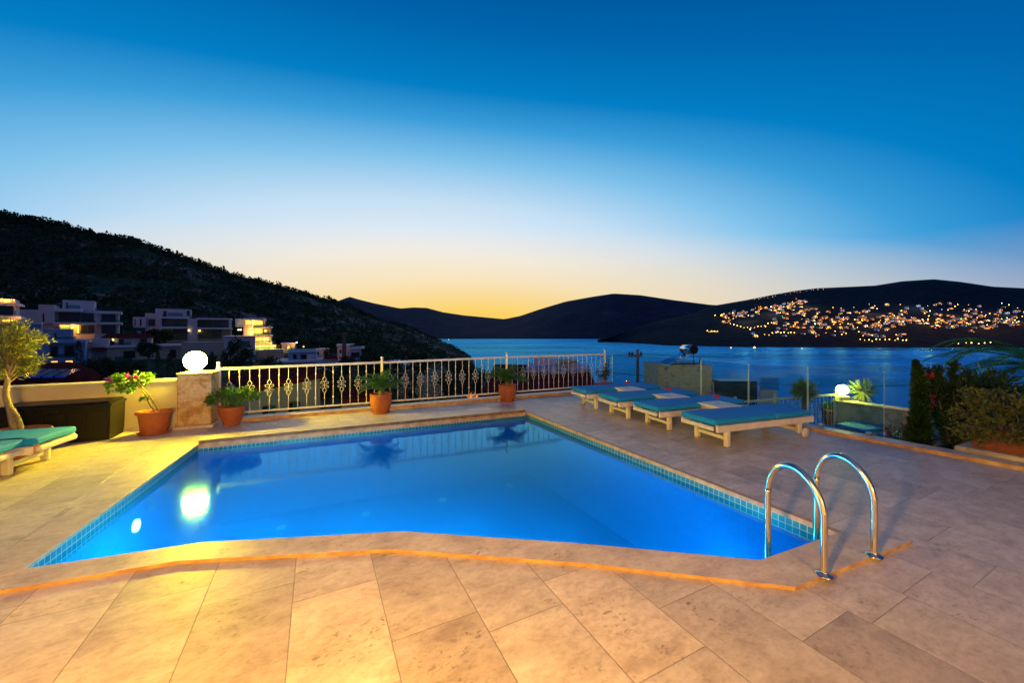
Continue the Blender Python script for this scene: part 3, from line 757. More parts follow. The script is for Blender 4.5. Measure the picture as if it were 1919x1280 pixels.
#@@PART2
# ------------------------------------------------------------------ lower terrace on the right
LZ = -.9
def on_plane_dir(px, p0, dirv):
    d = Vector(((px-CX)/F, 1, 0)); n = Vector((-dirv.y, dirv.x, 0)); t = p0.dot(n)/d.dot(n); return d*t
l0 = P(1385, 752, 8.3); l1 = P(1565, 737, 9.4); ldv = Vector((l1.x-l0.x, l1.y-l0.y, 0)).normalized()
wallA = Vector((l1.x+.12, l1.y+.1, 0)); wdir = Vector((.40, -.916, 0)).normalized()
mb = MB(); q = [glassL+gn*.14+Vector((0,-.5,0)), Vector((l0.x-.6, l0.y+.15, 0)), Vector((l1.x+.2, l1.y+.3, 0)), wallA+wdir*7+gn*.3, edgeR+gn*.14]
mb.prism([P2(v) for v in q], LZ-.4, LZ, 0, side_mi=1)
tag(mb.build('lower_terrace_floor', [TRAV, PLASTER]), kind='structure')
root = empty('railing', (0,0,0), 0, 'shorter white railing of the lower terrace leading to the small lit lamp', 'railing')
posts2 = []
for px, py in ((1378, 753), (1452, 747), (1565, 738)):
    p = on_plane_dir(px, Vector((l0.x,l0.y,0)), ldv); posts2.append((p.x, p.y, H-(py-HY)*p.y/F))
railing(root, posts2, LZ+.0, [9, 14], meshes=UM)
RUBBLE = stonemat('rough_limestone', (.30,.25,.18), (.42,.36,.26), (.55,.48,.36))
root = empty('stone_wall', (wallA.x, wallA.y, LZ), math.atan2(wdir.y, wdir.x), 'rough limestone wall of the lower terrace right of the small lit lamp', 'wall')
MB().rbox(0, 2.6, -.15, .15, .001, .78, .02).build('wall_body', RUBBLE, root)
MB().rbox(-.02, 2.62, -.18, .18, .7805, .83, .012).build('wall_cap', RUBBLE, root)
gl = wallA+wdir*.12
pr3 = empty('lamp_pier', (gl.x, gl.y, LZ+.831), 0, 'short stone pier between the limestone wall and the small globe lamp', 'pier')
MB().rbox(-.11,.11,-.11,.11,0,.10,.01).build('pier_body', RUBBLE, pr3)
globe((gl.x, gl.y, LZ+.932), .118, 20, 'small lit globe lamp on the lower limestone wall', GL2)
# yuccas
def yucca(loc, r, trunk, label, n=90, mat=LEAF_YUCCA):
    root = empty('yucca', loc, 0, label, 'plant')
    MB().tube([(0,0,0),(.01,0,trunk*.5),(0,0,trunk)], [.05,.045,.04], 10).build('trunk', BARK, root)
    mb = MB()
    for k in range(n):
        q = rdir(.35); leaf(mb, Vector((0,0,trunk))+q*.02, q, r*R.uniform(.8,1.1), .026, mi=0, fold=.1)
    mb.build('leaves', mat, root); return root
p = on_plane_dir(1507, Vector((l0.x,l0.y,0))+Vector((0,-.5,0)), ldv)
yc = H-(733-HY)*p.y/F; yucca((p.x,p.y,LZ), .30, yc-LZ, 'round headed yucca in front of the lower railing', 300)
p = wallA+wdir*.52; yc = H-(738-HY)*p.y/F
yucca((p.x+.3,p.y+.3,LZ), .34, yc-LZ, 'spiky yucca lit up right beside the small globe lamp', 240)
g = G(1561, 796, LZ); root = empty('potted_grass', g, 0, 'tuft of grass in a tall dark pot on the lower terrace', 'potted plant')
pot(root, [(.20,0),(.21,.02),(.245,.36),(.262,.37),(.262,.42),(.25,.43)], .38, .22, TERRA_DARK)
mb = MB()
for k in range(620):
    q = rdir(1.0); q.z = abs(q.z)+.55; leaf(mb, Vector((q.x*.12,q.y*.12,.38)), q, R.uniform(.16,.30), .016, fold=.1)
mb.build('grass_blades', LEAF_GREEN, root)
def low_lounger(px, py, ang, label):
    g = G(px, py, LZ+.405); o = copy_tree(proto); o.location = (g.x, g.y, LZ); o.rotation_euler.z = ang; tag(o, label, 'sun lounger', 'white sun loungers with teal cushions')
low_lounger(1592, 800, math.radians(22), 'lone sun lounger on the lower terrace left of the flowering shrub')
low_lounger(1678, 818, math.radians(22), 'sun lounger half hidden by the red flowering shrub on the lower terrace')
# steps of planting at the right
def bush(name, loc, rad, n, per, label, mat, L=.06, w=.035, cr_=.35, cat='shrub', flowers=0, fmat=None, stems=12, base=0, group=None):
    root = empty(name, loc, 0, label, cat, group); st = MB(); fo = MB()
    c = Vector((0,0,base+rad[2]))
    for k in range(stems):
        q = rdir(.4); e = c+Vector((q.x*rad[0]*.8,q.y*rad[1]*.8,q.z*rad[2]*.8)); st.tube([(0,0,0),Vector((e.x*.4,e.y*.4,c.z*.8)),e], [.014,.009,.004], 5, False)
    crown(fo, c, rad, n, per, L, w, cr_, full=True)
    st.build('stem', BARK, root); fo.build('foliage', mat, root)
    if flowers:
        fl = MB()
        for k in range(flowers):
            q = rdir(.2); e = c+Vector((q.x*rad[0],q.y*rad[1],q.z*rad[2])); crown(fl, e, (.05,.05,.04), 3, 5, .05, .04, .6, full=True)
        fl.build('blossom', fmat, root)
    return root
g = P(1690, 800, 6.9); bush('flowering_shrub', (g.x, g.y, LZ), (.30,.30,.42), 60, 12, 'red flowering shrub between the lower loungers and the dark cypress', LEAF_HEDGE, flowers=9, fmat=RED_FLOWER)
# slim dark cypress
g = P(1731, 800, 6.0); root = empty('slim_cypress', (g.x, g.y, LZ), 0, 'slim dark cypress standing at the terrace edge beside the hedge planter', 'tree')
MB().tube([(0,0,0),(.01,0,1.0),(0,0,1.9)], [.03,.02,.008], 8).build('trunk', BARK, root)
fo = MB(); top = H-(678-HY)*6.0/F-LZ
for k in range(5200):
    z = R.random()**.8*top; rr = (.035+.13*(1-z/top)**.8+.03*math.sin(z*8+1)*(1-z/top))*min(1, .15+(top-z)*3.5); a = R.random()*2*PI; r0 = rr*R.uniform(.3,1)
    quadleaf(fo, Vector((math.cos(a)*r0-.05*z+.03*math.sin(z*5), math.sin(a)*r0, z)), Vector((math.cos(a),math.sin(a),1.2))+rdir()*.9, .10*(1.15-.6*z/top), .03)
fo.build('crown', LEAF_DARK, root)
# oleander like shrub with tall shoots
g = P(1790, 800, 6.6); root = empty('tall_oleander', (g.x, g.y, LZ), 0, 'tall dark oleander with red blossom rising behind the clipped hedge', 'shrub')
st = MB(); fo = MB(); fl = MB()
for i, (px, py) in enumerate(((1738,694),(1757,690),(1786,682),(1747,712),(1800,715),(1830,725),(1770,720),(1850,712),(1815,700),(1880,722),(1765,745),(1740,752))):
    e = P(px, py, 6.6+R.uniform(-.2,.3))-Vector((g.x,g.y,LZ)); b0 = Vector((R.uniform(-.05,.2),0,0)); m = Vector((e.x*.55,e.y*.5,e.z*.7))
    st.tube([b0,m,e], [.018,.012,.005], 5, False)
    for j in range(420):
        t = R.random()**.7; p = (b0.lerp(m, t*2) if t < .5 else m.lerp(e, t*2-1)); dd = (e-m).normalized()+rdir()*.9
        if p.z > .35: leaf(fo, p+rdir()*.03, dd, R.uniform(.08,.14), .028)
for px, py in ((1741,707),(1738,745),(1745,757),(1735,751)):
    e = P(px, py, 6.35)-Vector((g.x,g.y,LZ)); crown(fl, e, (.05,.05,.045), 5, 7, .045, .04, .7, full=True)
st.build('stem', BARK, root); fo.build('foliage', LEAF_DARK, root); fl.build('blossom', RED_FLOWER, root)
# hedge in terracotta planter on the low wall beside the kerb
h0 = G(1783, 842, .06); h1 = G(1919, 868, .06); hd = (h1-h0); hd.z = 0; hd.normalize(); hn = Vector((-hd.y, hd.x, 0))
if hn.x < 0: hn = -hn
hang = math.atan2(hd.y, hd.x)
o0 = h0+gn*.06
root = empty('planter_wall', (o0.x, o0.y, 0), hang, 'low rough stone wall carrying the long hedge planter', 'wall')
MB().rbox(0, 5.2, .02, .55, -1.0, .10, .02).build('wall_body', RUBBLE, root)
root = empty('hedge_planter', (o0.x, o0.y, .10), hang, 'clipped olive green hedge in a long terracotta planter at the frame edge', 'planter')
mb = MB(); frustum(mb, .12, 2.8, .12, .48, 0, .24, .02); mb.rbox(.10, 2.82, .10, .50, .2405, .28, .006); mb.build('planter', TERRA_DARK, root)
fo = MB(); st = MB()
for k in range(26): x = .2+k*.1; st.tube([(x,.3,.25),(x+R.uniform(-.1,.1),.3,.5)], .008, 5, False)
for k in range(420):
    x = R.uniform(.05,2.85); a = R.uniform(-.35,PI+.35); rr = R.uniform(.75,1.08)+.07*math.sin(x*7)+.05*math.sin(x*17); c = Vector((x,.28-math.cos(a)*.40*rr,.30+math.sin(a)*.40*rr))
    for j in range(34): leaf(fo, c+rdir()*.07, rdir(.2)+Vector((0,-math.cos(a),math.sin(a)))*.5, R.uniform(.035,.06), .032)
st.build('stem', BARK, root); fo.build('foliage', LEAF_HEDGE, root)
g = P(1850, 800, 6.9); bush('leafy_bush', (g.x, g.y, LZ), (.75,.45,.62), 150, 22, 'dark loose leafy bush filling the gap between oleander, hedge and palm', LEAF_DARK, L=.11, w=.04, cr_=.5, base=.55)
# palm at the far right
g = P(1965, 800, 7.4); root = empty('palm_tree', (g.x, g.y, -3), 0, 'palm whose green lit fronds arch in from the frame edge', 'tree')
cz = 3.9
MB().tube([(0,0,0),(.02,0,2),(0,0,cz)], [.17,.14,.12], 12).build('trunk', BARK, root)
mb = MB()
for k in range(34):
    az_ = PI+(-1.5+3.0*k/25)+R.uniform(-.1,.1) if k < 22 else R.uniform(0, 2*PI)
    frond(mb, (0,0,cz), az_, R.uniform(.15,1.0), R.uniform(1.4,2.0), R.uniform(.8,1.5), 44, .30, .016, .010, vee=.15)
mb.build('fronds', LEAF_PALM, root)

# ------------------------------------------------------------------ sea and hills
SEA = -62.0
def seamat():
    m, nt, b = newmat('sea'); b.inputs['Base Color'].default_value = (.0,.05,.30,1); b.inputs['Roughness'].default_value = 1; b.inputs['Specular IOR Level'].default_value = 0
    gl = N(nt, 'ShaderNodeBsdfGlossy'); gl.inputs[0].default_value = (.08,.55,1,1); fr = N(nt, 'ShaderNodeFresnel'); fr.inputs[0].default_value = 1.33
    mx = N(nt, 'ShaderNodeMixShader'); nt.links.new(b.outputs[0], mx.inputs[1]); nt.links.new(gl.outputs[0], mx.inputs[2]); nt.links.new(mx.outputs[0], nt.nodes['Material Output'].inputs[0])
    fa = M(nt, 'MINIMUM', M(nt, 'MULTIPLY', fr.outputs[0], 1.0), .75); nt.links.new(fa, mx.inputs[0])
    g = N(nt, 'ShaderNodeNewGeometry'); mp = N(nt, 'ShaderNodeMapping'); mp.inputs['Scale'].default_value = (.35,1,1); nt.links.new(g.outputs['Position'], mp.inputs['Vector'])
    n = N(nt, 'ShaderNodeTexNoise'); n.inputs['Scale'].default_value = .25; n.inputs['Detail'].default_value = 5; nt.links.new(mp.outputs[0], n.inputs['Vector'])
    n2 = N(nt, 'ShaderNodeTexNoise'); n2.inputs['Scale'].default_value = .004; n2.inputs['Detail'].default_value = 4; nt.links.new(mp.outputs[0], n2.inputs['Vector'])
    bp = N(nt, 'ShaderNodeBump'); bp.inputs['Strength'].default_value = 1.0; bp.inputs['Distance'].default_value = 1.6; nt.links.new(n.outputs[0], bp.inputs['Height']); nt.links.new(bp.outputs[0], gl.inputs['Normal'])
    nt.links.new(ramp(nt, n2.outputs[0], [(.4, (.12,.12,.12)), (.62, (.42,.42,.42))]), gl.inputs['Roughness'])
    return m
mb = MB(); S = 30000
mb.add([(-S,50,SEA),(S,50,SEA),(S,S,SEA),(-S,S,SEA)], [(0,1,2,3)]); tag(mb.build('sea_water', seamat()), kind='structure')
def hillmat(name, g1, g2, rock, rlo, rhi, sc):
    m, nt, b = newmat(name); b.inputs['Roughness'].default_value = .95; b.inputs['Specular IOR Level'].default_value = .1
    g = N(nt, 'ShaderNodeNewGeometry')
    n = N(nt, 'ShaderNodeTexNoise'); n.inputs['Scale'].default_value = sc; n.inputs['Detail'].default_value = 9; n.inputs['Roughness'].default_value = .65; nt.links.new(g.outputs['Position'], n.inputs['Vector'])
    n2 = N(nt, 'ShaderNodeTexNoise'); n2.inputs['Scale'].default_value = sc*6; n2.inputs['Detail'].default_value = 6; nt.links.new(g.outputs['Position'], n2.inputs['Vector'])
    c = ramp(nt, n2.outputs[0], [(.35, g1), (.65, g2)]); c = mixc(nt, ramp(nt, n.outputs[0], [(rlo, (0,0,0)), (rhi, (1,1,1))]), c, rock); nt.links.new(c, b.inputs['Base Color'])
    bp = N(nt, 'ShaderNodeBump'); bp.inputs['Strength'].default_value = .8; bp.inputs['Distance'].default_value = .6/sc*.1; nt.links.new(n2.outputs[0], bp.inputs['Height']); nt.links.new(bp.outputs[0], b.inputs['Normal'])
    return m
HILL_NEAR = hillmat('scrub_hillside', (.012,.035,.018), (.05,.08,.04), (.30,.19,.17), .50, .62, .02)
HILL_HAZED = hillmat('hazed_far_hillside', (.02,.022,.045), (.03,.032,.06), (.07,.05,.08), .55, .7, .004)  # distance haze put into the colours as a purplish blue
def interp(tab, x):
    if x <= tab[0][0]: return tab[0][1:]
    for a, b in zip(tab, tab[1:]):
        if x <= b[0]:
            t = (x-a[0])/(b[0]-a[0]); return tuple(p+(q-p)*t for p, q in zip(a[1:], b[1:]))
    return tab[-1][1:]
# near terrain: py at fixed depths per column, then the ridge
DEP = [8, 14, 22, 40, 70, 100, 130, 170]
TERR = [(-1600, 1120,1000,900,780,700,655,628,600), (0, 1100,960,870,760,690,655,630,604), (300, 1100,960,870,760,695,662,640,620),
        (480, 1100,960,870,770,705,676,658,640), (650, 1100,970,880,790,720,690,672,655), (780, 1100,980,890,800,735,705,688,676),
        (880, 1100,990,890,800,745,722,705,698), (960, 1100,990,890,800,750,740,760,800), (1140, 1100,990,890,810,775,800,880,950),
        (1400, 1100,1000,910,850,870,900,950,1000), (3600, 1100,1000,920,880,900,930,980,1050)]
RIDGE = [(-1600,300,380),(-300,345,330),(0,400,330),(60,412,335),(120,420,340),(200,441,350),(240,446,355),(290,464,365),(350,484,380),(400,503,395),(450,517,405),(500,531,420),(560,547,450),(610,560,490),(640,568,520),(700,594,580),(760,612,650),(800,628,720),(840,645,800),(885,670,892),(900,700,850),(960,900,500),(3600,1400,500)]
def nz(x, y, s, a): return a*noise.noise(Vector((x*s, y*s, 3.1)))+a*.5*noise.noise(Vector((x*s*2.3, y*s*2.3, 7.7)))
NEARP = {}
def terr_profile(px):
    pys = interp(TERR, px); out = list(zip(DEP, pys)); ry, rd = interp(RIDGE, px)
    if px < 905:
        y0 = pys[-1]
        for t in [.1,.2,.3,.4,.5,.6,.7,.8,.9,1.0]:
            out.append((170+(rd-170)*t, y0+(ry-y0)*(t**.85)))
    else:
        for t in [.1,.2,.3,.4,.5,.6,.7,.8,.9,1.0]: out.append((170+(500-170)*t, max(ry, 700)+900*t))
    return out
def terr_z(px, Y):
    pr_ = terr_profile(px)
    for (d0, y0), (d1, y1) in zip(pr_, pr_[1:]):
        if Y <= d1:
            t = (Y-d0)/(d1-d0); z0 = H-(y0-HY)*d0/F; z1 = H-(y1-HY)*d1/F; return z0+(z1-z0)*t
    d, y = pr_[-1]; return H-(y-HY)*d/F
cols = list(range(-1600, 1000, 12))+list(range(1000, 3600, 60)); mb = MB(); vs = []; rows = None
for px in cols:
    pr_ = terr_profile(px); k = (px-CX)/F
    ptsz = [(d, H-(y-HY)*d/F) for d, y in pr_]; d, z = ptsz[-1]; ptsz += [(d+60, z-12), (d+300, min(z-120, -90))]
    rows = len(ptsz)
    for i, (d, z) in enumerate(ptsz):
        a = 0 if i < 2 else min(.3+d*.008, 3.2)
        if i >= 8: z += nz(k*d, d, .02, a)
        if px > 905 and i > 9: z = max(z, -95)
        vs.append((k*d, d, z))
fs = [((c*rows)+r, ((c+1)*rows)+r, ((c+1)*rows)+r+1, (c*rows)+r+1) for c in range(len(cols)-1) for r in range(rows-1)]
mb.add(vs, fs, 0, True); tag(mb.build('hillside_ground', HILL_NEAR), kind='structure')

def range_hill(name, shore, ridge, px0, px1, step, back, mat, seed, rough=10, expo=1.0, pts=9):
    mb = MB(); vs = []; n = 0
    cols = list(range(px0, px1+1, step))
    for px in cols:
        k = (px-CX)/F; sd, = interp(shore, px); ry, rd = interp(ridge, px); zr = H-(ry-HY)*rd/F; zr = max(zr, SEA-2)
        col = [(sd-30, SEA-6)]
        for j in range(pts+1):
            t = j/pts; d = sd+(rd-sd)*t; z = SEA+(zr-SEA)*(t**expo); 
            z += nz(k*d+seed, d, 1/260, rough)*math.sin(PI*min(t,1))**.7*(1 if t < 1 else 0); col.append((d, z))
        z = zr; col += [(rd+back*.3, z-(z-SEA)*.25), (rd+back, SEA-8)]; n = len(col)
        vs += [(k*d, d, z) for d, z in col]
    mb.add(vs, [((c*n)+r, ((c+1)*n)+r, ((c+1)*n)+r+1, (c*n)+r+1) for c in range(len(cols)-1) for r in range(n-1)], 0, True)
    return tag(mb.build(name, mat), kind='structure')
sh = lambda *p: [(a, 62*F/(b-HY)) for a, b in p]
range_hill('far_hills', sh((500,634.5),(1400,635)), [(500,575,4600),(600,580,4600),(636,563,4700),(655,556,4700),(672,561,4700),(700,568,4700),(750,578,4900),(775,576,4900),(800,577,4900),(830,585,5000),(870,591,5200),(945,598,5400),(975,592,5200),(1010,580,4800),(1060,565,4400),(1110,556,4200),(1150,550,4000),(1200,553,3900),(1260,562,3900),(1330,571,3900),(1400,575,3900)], 500, 1400, 6, 1500, HILL_HAZED, 3, 18)
TSH = sh((1120,639),(1140,640),(1250,647),(1400,650),(1800,651),(2600,652)); TRG = [(1120,640,1950),(1140,634,2000),(1170,622,2080),(1200,611,2150),(1250,598,2300),(1300,588,2500),(1330,574,2600),(1400,562,2700),(1450,552,2700),(1490,545,2700),(1530,540,2700),(1600,537,2700),(1640,535,2700),(1690,527,2750),(1750,523,2800),(1800,528,2800),(1860,537,2800),(1919,540,2800),(2100,545,2800),(2600,560,2800)]
HILL_TOWN = hillmat('town_hillside', (.006,.012,.022), (.014,.022,.030), (.05,.04,.045), .56, .68, .006)
range_hill('town_hill', TSH, TRG, 1120, 2600, 8, 1200, HILL_TOWN, 40, 9, 1.0)
def town_pt(px, py):     # point on the town hill seen at this pixel (smooth profile)
    sd, = interp(TSH, px); ry, rd = interp(TRG, px); zr = H-(ry-HY)*rd/F
    lo, hi = 0, 1
    for _ in range(24):
        t = (lo+hi)/2; d = sd+(rd-sd)*t; z = SEA+(zr-SEA)*t; y = HY+(H-z)*F/d
        if y > py: lo = t
        else: hi = t
    k = (px-CX)/F; z += nz(k*d+40, d, 1/260, 9)*math.sin(PI*t)**.7
    return Vector((k*d, d, z))

# ------------------------------------------------------------------ town across the bay
WALLC = [simple('town_wall_%s' % n, c, .9) for n, c in (('white', (.75,.75,.80)), ('cream', (.70,.62,.5)), ('ochre', (.55,.36,.22)))]
LIT = [emis('town_light_%s' % n, c, s) for n, c, s in (('amber', (1,.30,.03), 5.0), ('yellow', (1,.55,.10), 5.0), ('white', (1,.80,.50), 4.0), ('blue', (.3,.65,1), 3.0))]
def town_house(w, d, h, wm, lm, nlit):
    mb = MB(); mb.box(-w/2, w/2, -d/2, d/2, -3, h, 0); mb.box(-w/2-.3, w/2+.3, -d/2-.3, d/2+.3, h+.01, h+.4, 0); mb.box(w*.1, w*.4, -d*.3, d*.2, h+.41, h+2.6, 0)
    fl = max(1, int(h//3)); cells = [(i, j) for i in range(4) for j in range(fl)]; R.shuffle(cells)
    for i, j in cells[:nlit]:
        x = -w/2+w*(i+.5)/4; z = .6+j*3; mb.box(x-w*.09, x+w*.09, -d/2-.12, -d/2+.05, z, z+1.7, 1)
    for i, j in cells[nlit:]:
        x = -w/2+w*(i+.5)/4; z = .6+j*3; mb.box(x-w*.07, x+w*.07, -d/2-.06, -d/2+.05, z, z+1.6, 2)
    return mb.build('town_house', [wm, lm, DARKG])
DARKG = simple('dark_window_glass', (.012,.018,.022), .12)
protos = [town_house(R.uniform(11,19), 9, R.choice((4,7,7,10)), R.choice(WALLC), LIT[(0,1,0,2,0,1,3,0,1,2,0,3)[i]], (1,2,3,5,2,6,1,3,2,1,4,2)[i]) for i in range(12)]
def town_xy():
    while True:
        a = R.random()
        if a < .22: px = R.uniform(1352,1510); py = 596-(px-1352)*.17+R.gauss(0,4)
        elif a < .50: px = R.uniform(1450,1960); py = R.gauss(603,7)
        elif a < .84: px = R.uniform(1470,1960); py = R.uniform(570,616)
        elif a < .95: px = R.uniform(1400,1700); py = R.uniform(608,634)
        else: px = R.uniform(1960,2150); py = R.uniform(575,620)
        ry, rd = interp(TRG, px)
        if py > ry+9: return px, py
spots_ = []
while len(spots_) < 290:
    q = town_xy()
    if all(abs(q[0]-s[0])+1.6*abs(q[1]-s[1]) > 5.0 for s in spots_): spots_.append(q)
for i, (px, py) in enumerate(spots_):
    c = town_pt(px, py); me = protos[i] if i < len(protos) else None
    if me is None: o = R.choice(protos).copy(); COL.objects.link(o)
    else: o = me
    o.location = c; o.rotation_euler.z = R.uniform(-.5,.5)-.5*(px-1500)/900
    bnd = 'the uppermost rows' if py < 583 else ('the middle rows' if py < 605 else 'the lowest rows')
    tag(o, 'small house with lit windows in %s of the town across the bay' % bnd, 'house', 'houses in %s of the town across the bay' % bnd)
def street_lamp(mat):
    mb = MB(); mb.tube([(0,0,0),(0,0,6)], .15, 5, mi=1); mb.sphere((0,0,6.6), 1.15, 8, 6, 0); return mb.build('street_lamp', [mat, BLACKPL])
SLM = [emis('street_light_%s' % n, c, s) for n, c, s in (('amber', (1,.26,.02), 13.0), ('yellow', (1,.56,.08), 13.0), ('white', (1,.85,.6), 12.0), ('green', (.1,1,.25), 9.0), ('blue', (.15,.3,1), 12.0))]
slp = [street_lamp(m) for m in SLM]
ls = []
for k in range(14): ls.append((1362+k*6.4, 607+3.8*math.sin(k*.24)*2.2, 1))       # lit road curving above the bay
for k in range(18): px = 1412+k*7.5+R.uniform(-4,4); ls.append((px, interp(TRG, px)[0]+R.uniform(2.5,4.5), R.choice((1,2))))    # lamps along the ridge
for k in range(8): ls.append((1325+k*2.8, 624+R.uniform(-1,1), 1))
for k in range(9): ls.append((1434+k*6+R.uniform(-2,2), 628+R.uniform(-3,3), 1))
for k in range(8): ls.append((1345+R.uniform(-6,14), 591+R.uniform(-2,3), 1))
for k in range(12): ls.append((1610+k*8+R.uniform(-3,3), 640+R.uniform(-2,2), 1))
for k in range(8): ls.append((1770+k*12+R.uniform(-4,4), 646+R.uniform(-1,1), 1))
while len(ls) < 285:
    q = town_xy(); ls.append((q[0], q[1], R.choice((0,0,1,1,2))))
for i, (px, py, k) in enumerate(ls):
    if i < 3: o = slp[i]; k = i
    elif i in (150, 170): o = slp[3 if i == 150 else 4]
    elif i in (190, 210, 222, 240): o = slp[3 if i % 20 else 4].copy(); COL.objects.link(o)
    else: o = slp[k].copy(); COL.objects.link(o)
    o.scale = (R.uniform(.6,1.5),)*3 if py > interp(TRG, px)[0]+8 else (.6,.6,.6)
    o.location = town_pt(px, py)+Vector((0,-2,0)); bnd = 'along the ridge above' if py < interp(TRG, px)[0]+8 else ('among the upper houses of' if py < 595 else ('among the lower houses of' if py < 630 else 'on the shore below'))
    tag(o, 'tiny glowing street lamp %s the town across the bay' % bnd, 'street lamp', 'street lamps %s the town across the bay' % bnd)
# added unseen fill lights, standing in for street lighting on the house fronts
for px, py, e, cl in ((1385,600,1,(1,.7,.5)),(1440,588,1.4,(1,.75,.6)),(1500,575,1.2,(1,.8,.7)),(1490,606,1,(1,.45,.12)),(1560,600,1.3,(1,.5,.15)),(1620,585,1.2,(1,.6,.3)),(1640,612,1.1,(1,.45,.1)),(1700,575,1,(.7,.85,1)),(1720,602,1.4,(1,.5,.15)),(1780,590,1.3,(1,.5,.2)),(1820,608,1.2,(1,.42,.1)),(1860,585,1,(.8,.85,1)),(1900,602,1.4,(1,.42,.1))):
    q = town_pt(px, py)+Vector((0,-45,38)); point('town_fill_light', q, cl, e*1.0e5, 2)
# lamps at the foot of the middle hill
for k in range(12):
    px = 1103+k*5.2+R.uniform(-1.5,1.5); sd = 62*F/(632.5+R.uniform(-3,1)-HY); o = slp[1].copy(); COL.objects.link(o); o.scale = (1.4,)*3; o.location = ((px-CX)/F*sd, sd, SEA+14)
    tag(o, 'tiny shore lamp at the foot of the middle hill', 'street lamp', 'shore lamps at the foot of the middle hill')
# boats
BOATW = simple('boat_white', (.6,.6,.6), .5)
def boat(px, py, s, lab, lightmat, mast=True):
    Y = 62*F/(py-HY); root = empty('boat', ((px-CX)/F*Y, Y, SEA), .3, lab, 'boat')
    mb = MB(); pl = [(-1,.0),(-.8,.22),(.2,.26),(.75,.15),(1.05,0),(.75,-.15),(.2,-.26),(-.8,-.22)]
    mb.prism([(x*s,y*s) for x, y in pl], -.3, .16*s); mb.build('hull', BOATW, root)
    MB().rbox(-.5*s,.35*s,-.16*s,.16*s,.161*s,.36*s,.02*s).build('cabin', lightmat, root)
    if mast: MB().tube([(0,0,.36*s),(0,0,1.4*s)], .03*s, 6).build('mast', BOATW, root); 
    MB().sphere((0,0,.5*s), .13*s, 10, 8).build('deck_lamp', SLM[1], root)
boat(1414, 652, 9, 'lit yacht with bright yellow lights moored before the spit', LIT[1])
boat(1370, 652, 5.5, 'smaller boat with a pinkish light left of the lit yacht', LIT[0])
boat(841, 637, 8, 'tiny sailing boat off the end of the dark near hill', BOATW)
boat(1503, 653, 4, 'small boat with a bluish light right of the lit yacht', LIT[3], False)

# ------------------------------------------------------------------ neighbouring houses
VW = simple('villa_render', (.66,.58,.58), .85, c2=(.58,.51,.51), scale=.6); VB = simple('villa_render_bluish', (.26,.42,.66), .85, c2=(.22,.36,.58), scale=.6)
VBE = simple('villa_render_beige', (.50,.44,.32), .85, c2=(.44,.38,.28), scale=.6); VPINK = simple('villa_render_pink', (.68,.54,.50), .85)
SLAB = simple('villa_slab', (.75,.68,.68), .8); ROOFR = simple('red_roof_tiles', (.15,.03,.025), .9, c2=(.08,.018,.018), scale=3, bump=.5, spec=0)
DWIN = simple('villa_window_glass', (.02,.03,.028), .08); FRAME = simple('window_frame', (.10,.10,.10), .5); CURT = simple('curtain', (.16,.18,.14), .9)
LITW = emis('lit_room', (1,.46,.06), 2.4, False); LITG = emis('lit_wall_lamp', (1,.75,.2), 9)
RAILG = glassmat('balcony_glass', (.45,.70,.72)); PVP = simple('solar_panel_glass', (.03,.26,.85), .12, .9)
VM = dict(w=VW, b=VB, e=VBE, p=VPINK, s=SLAB, r=ROOFR)
WALLLIGHTS = []
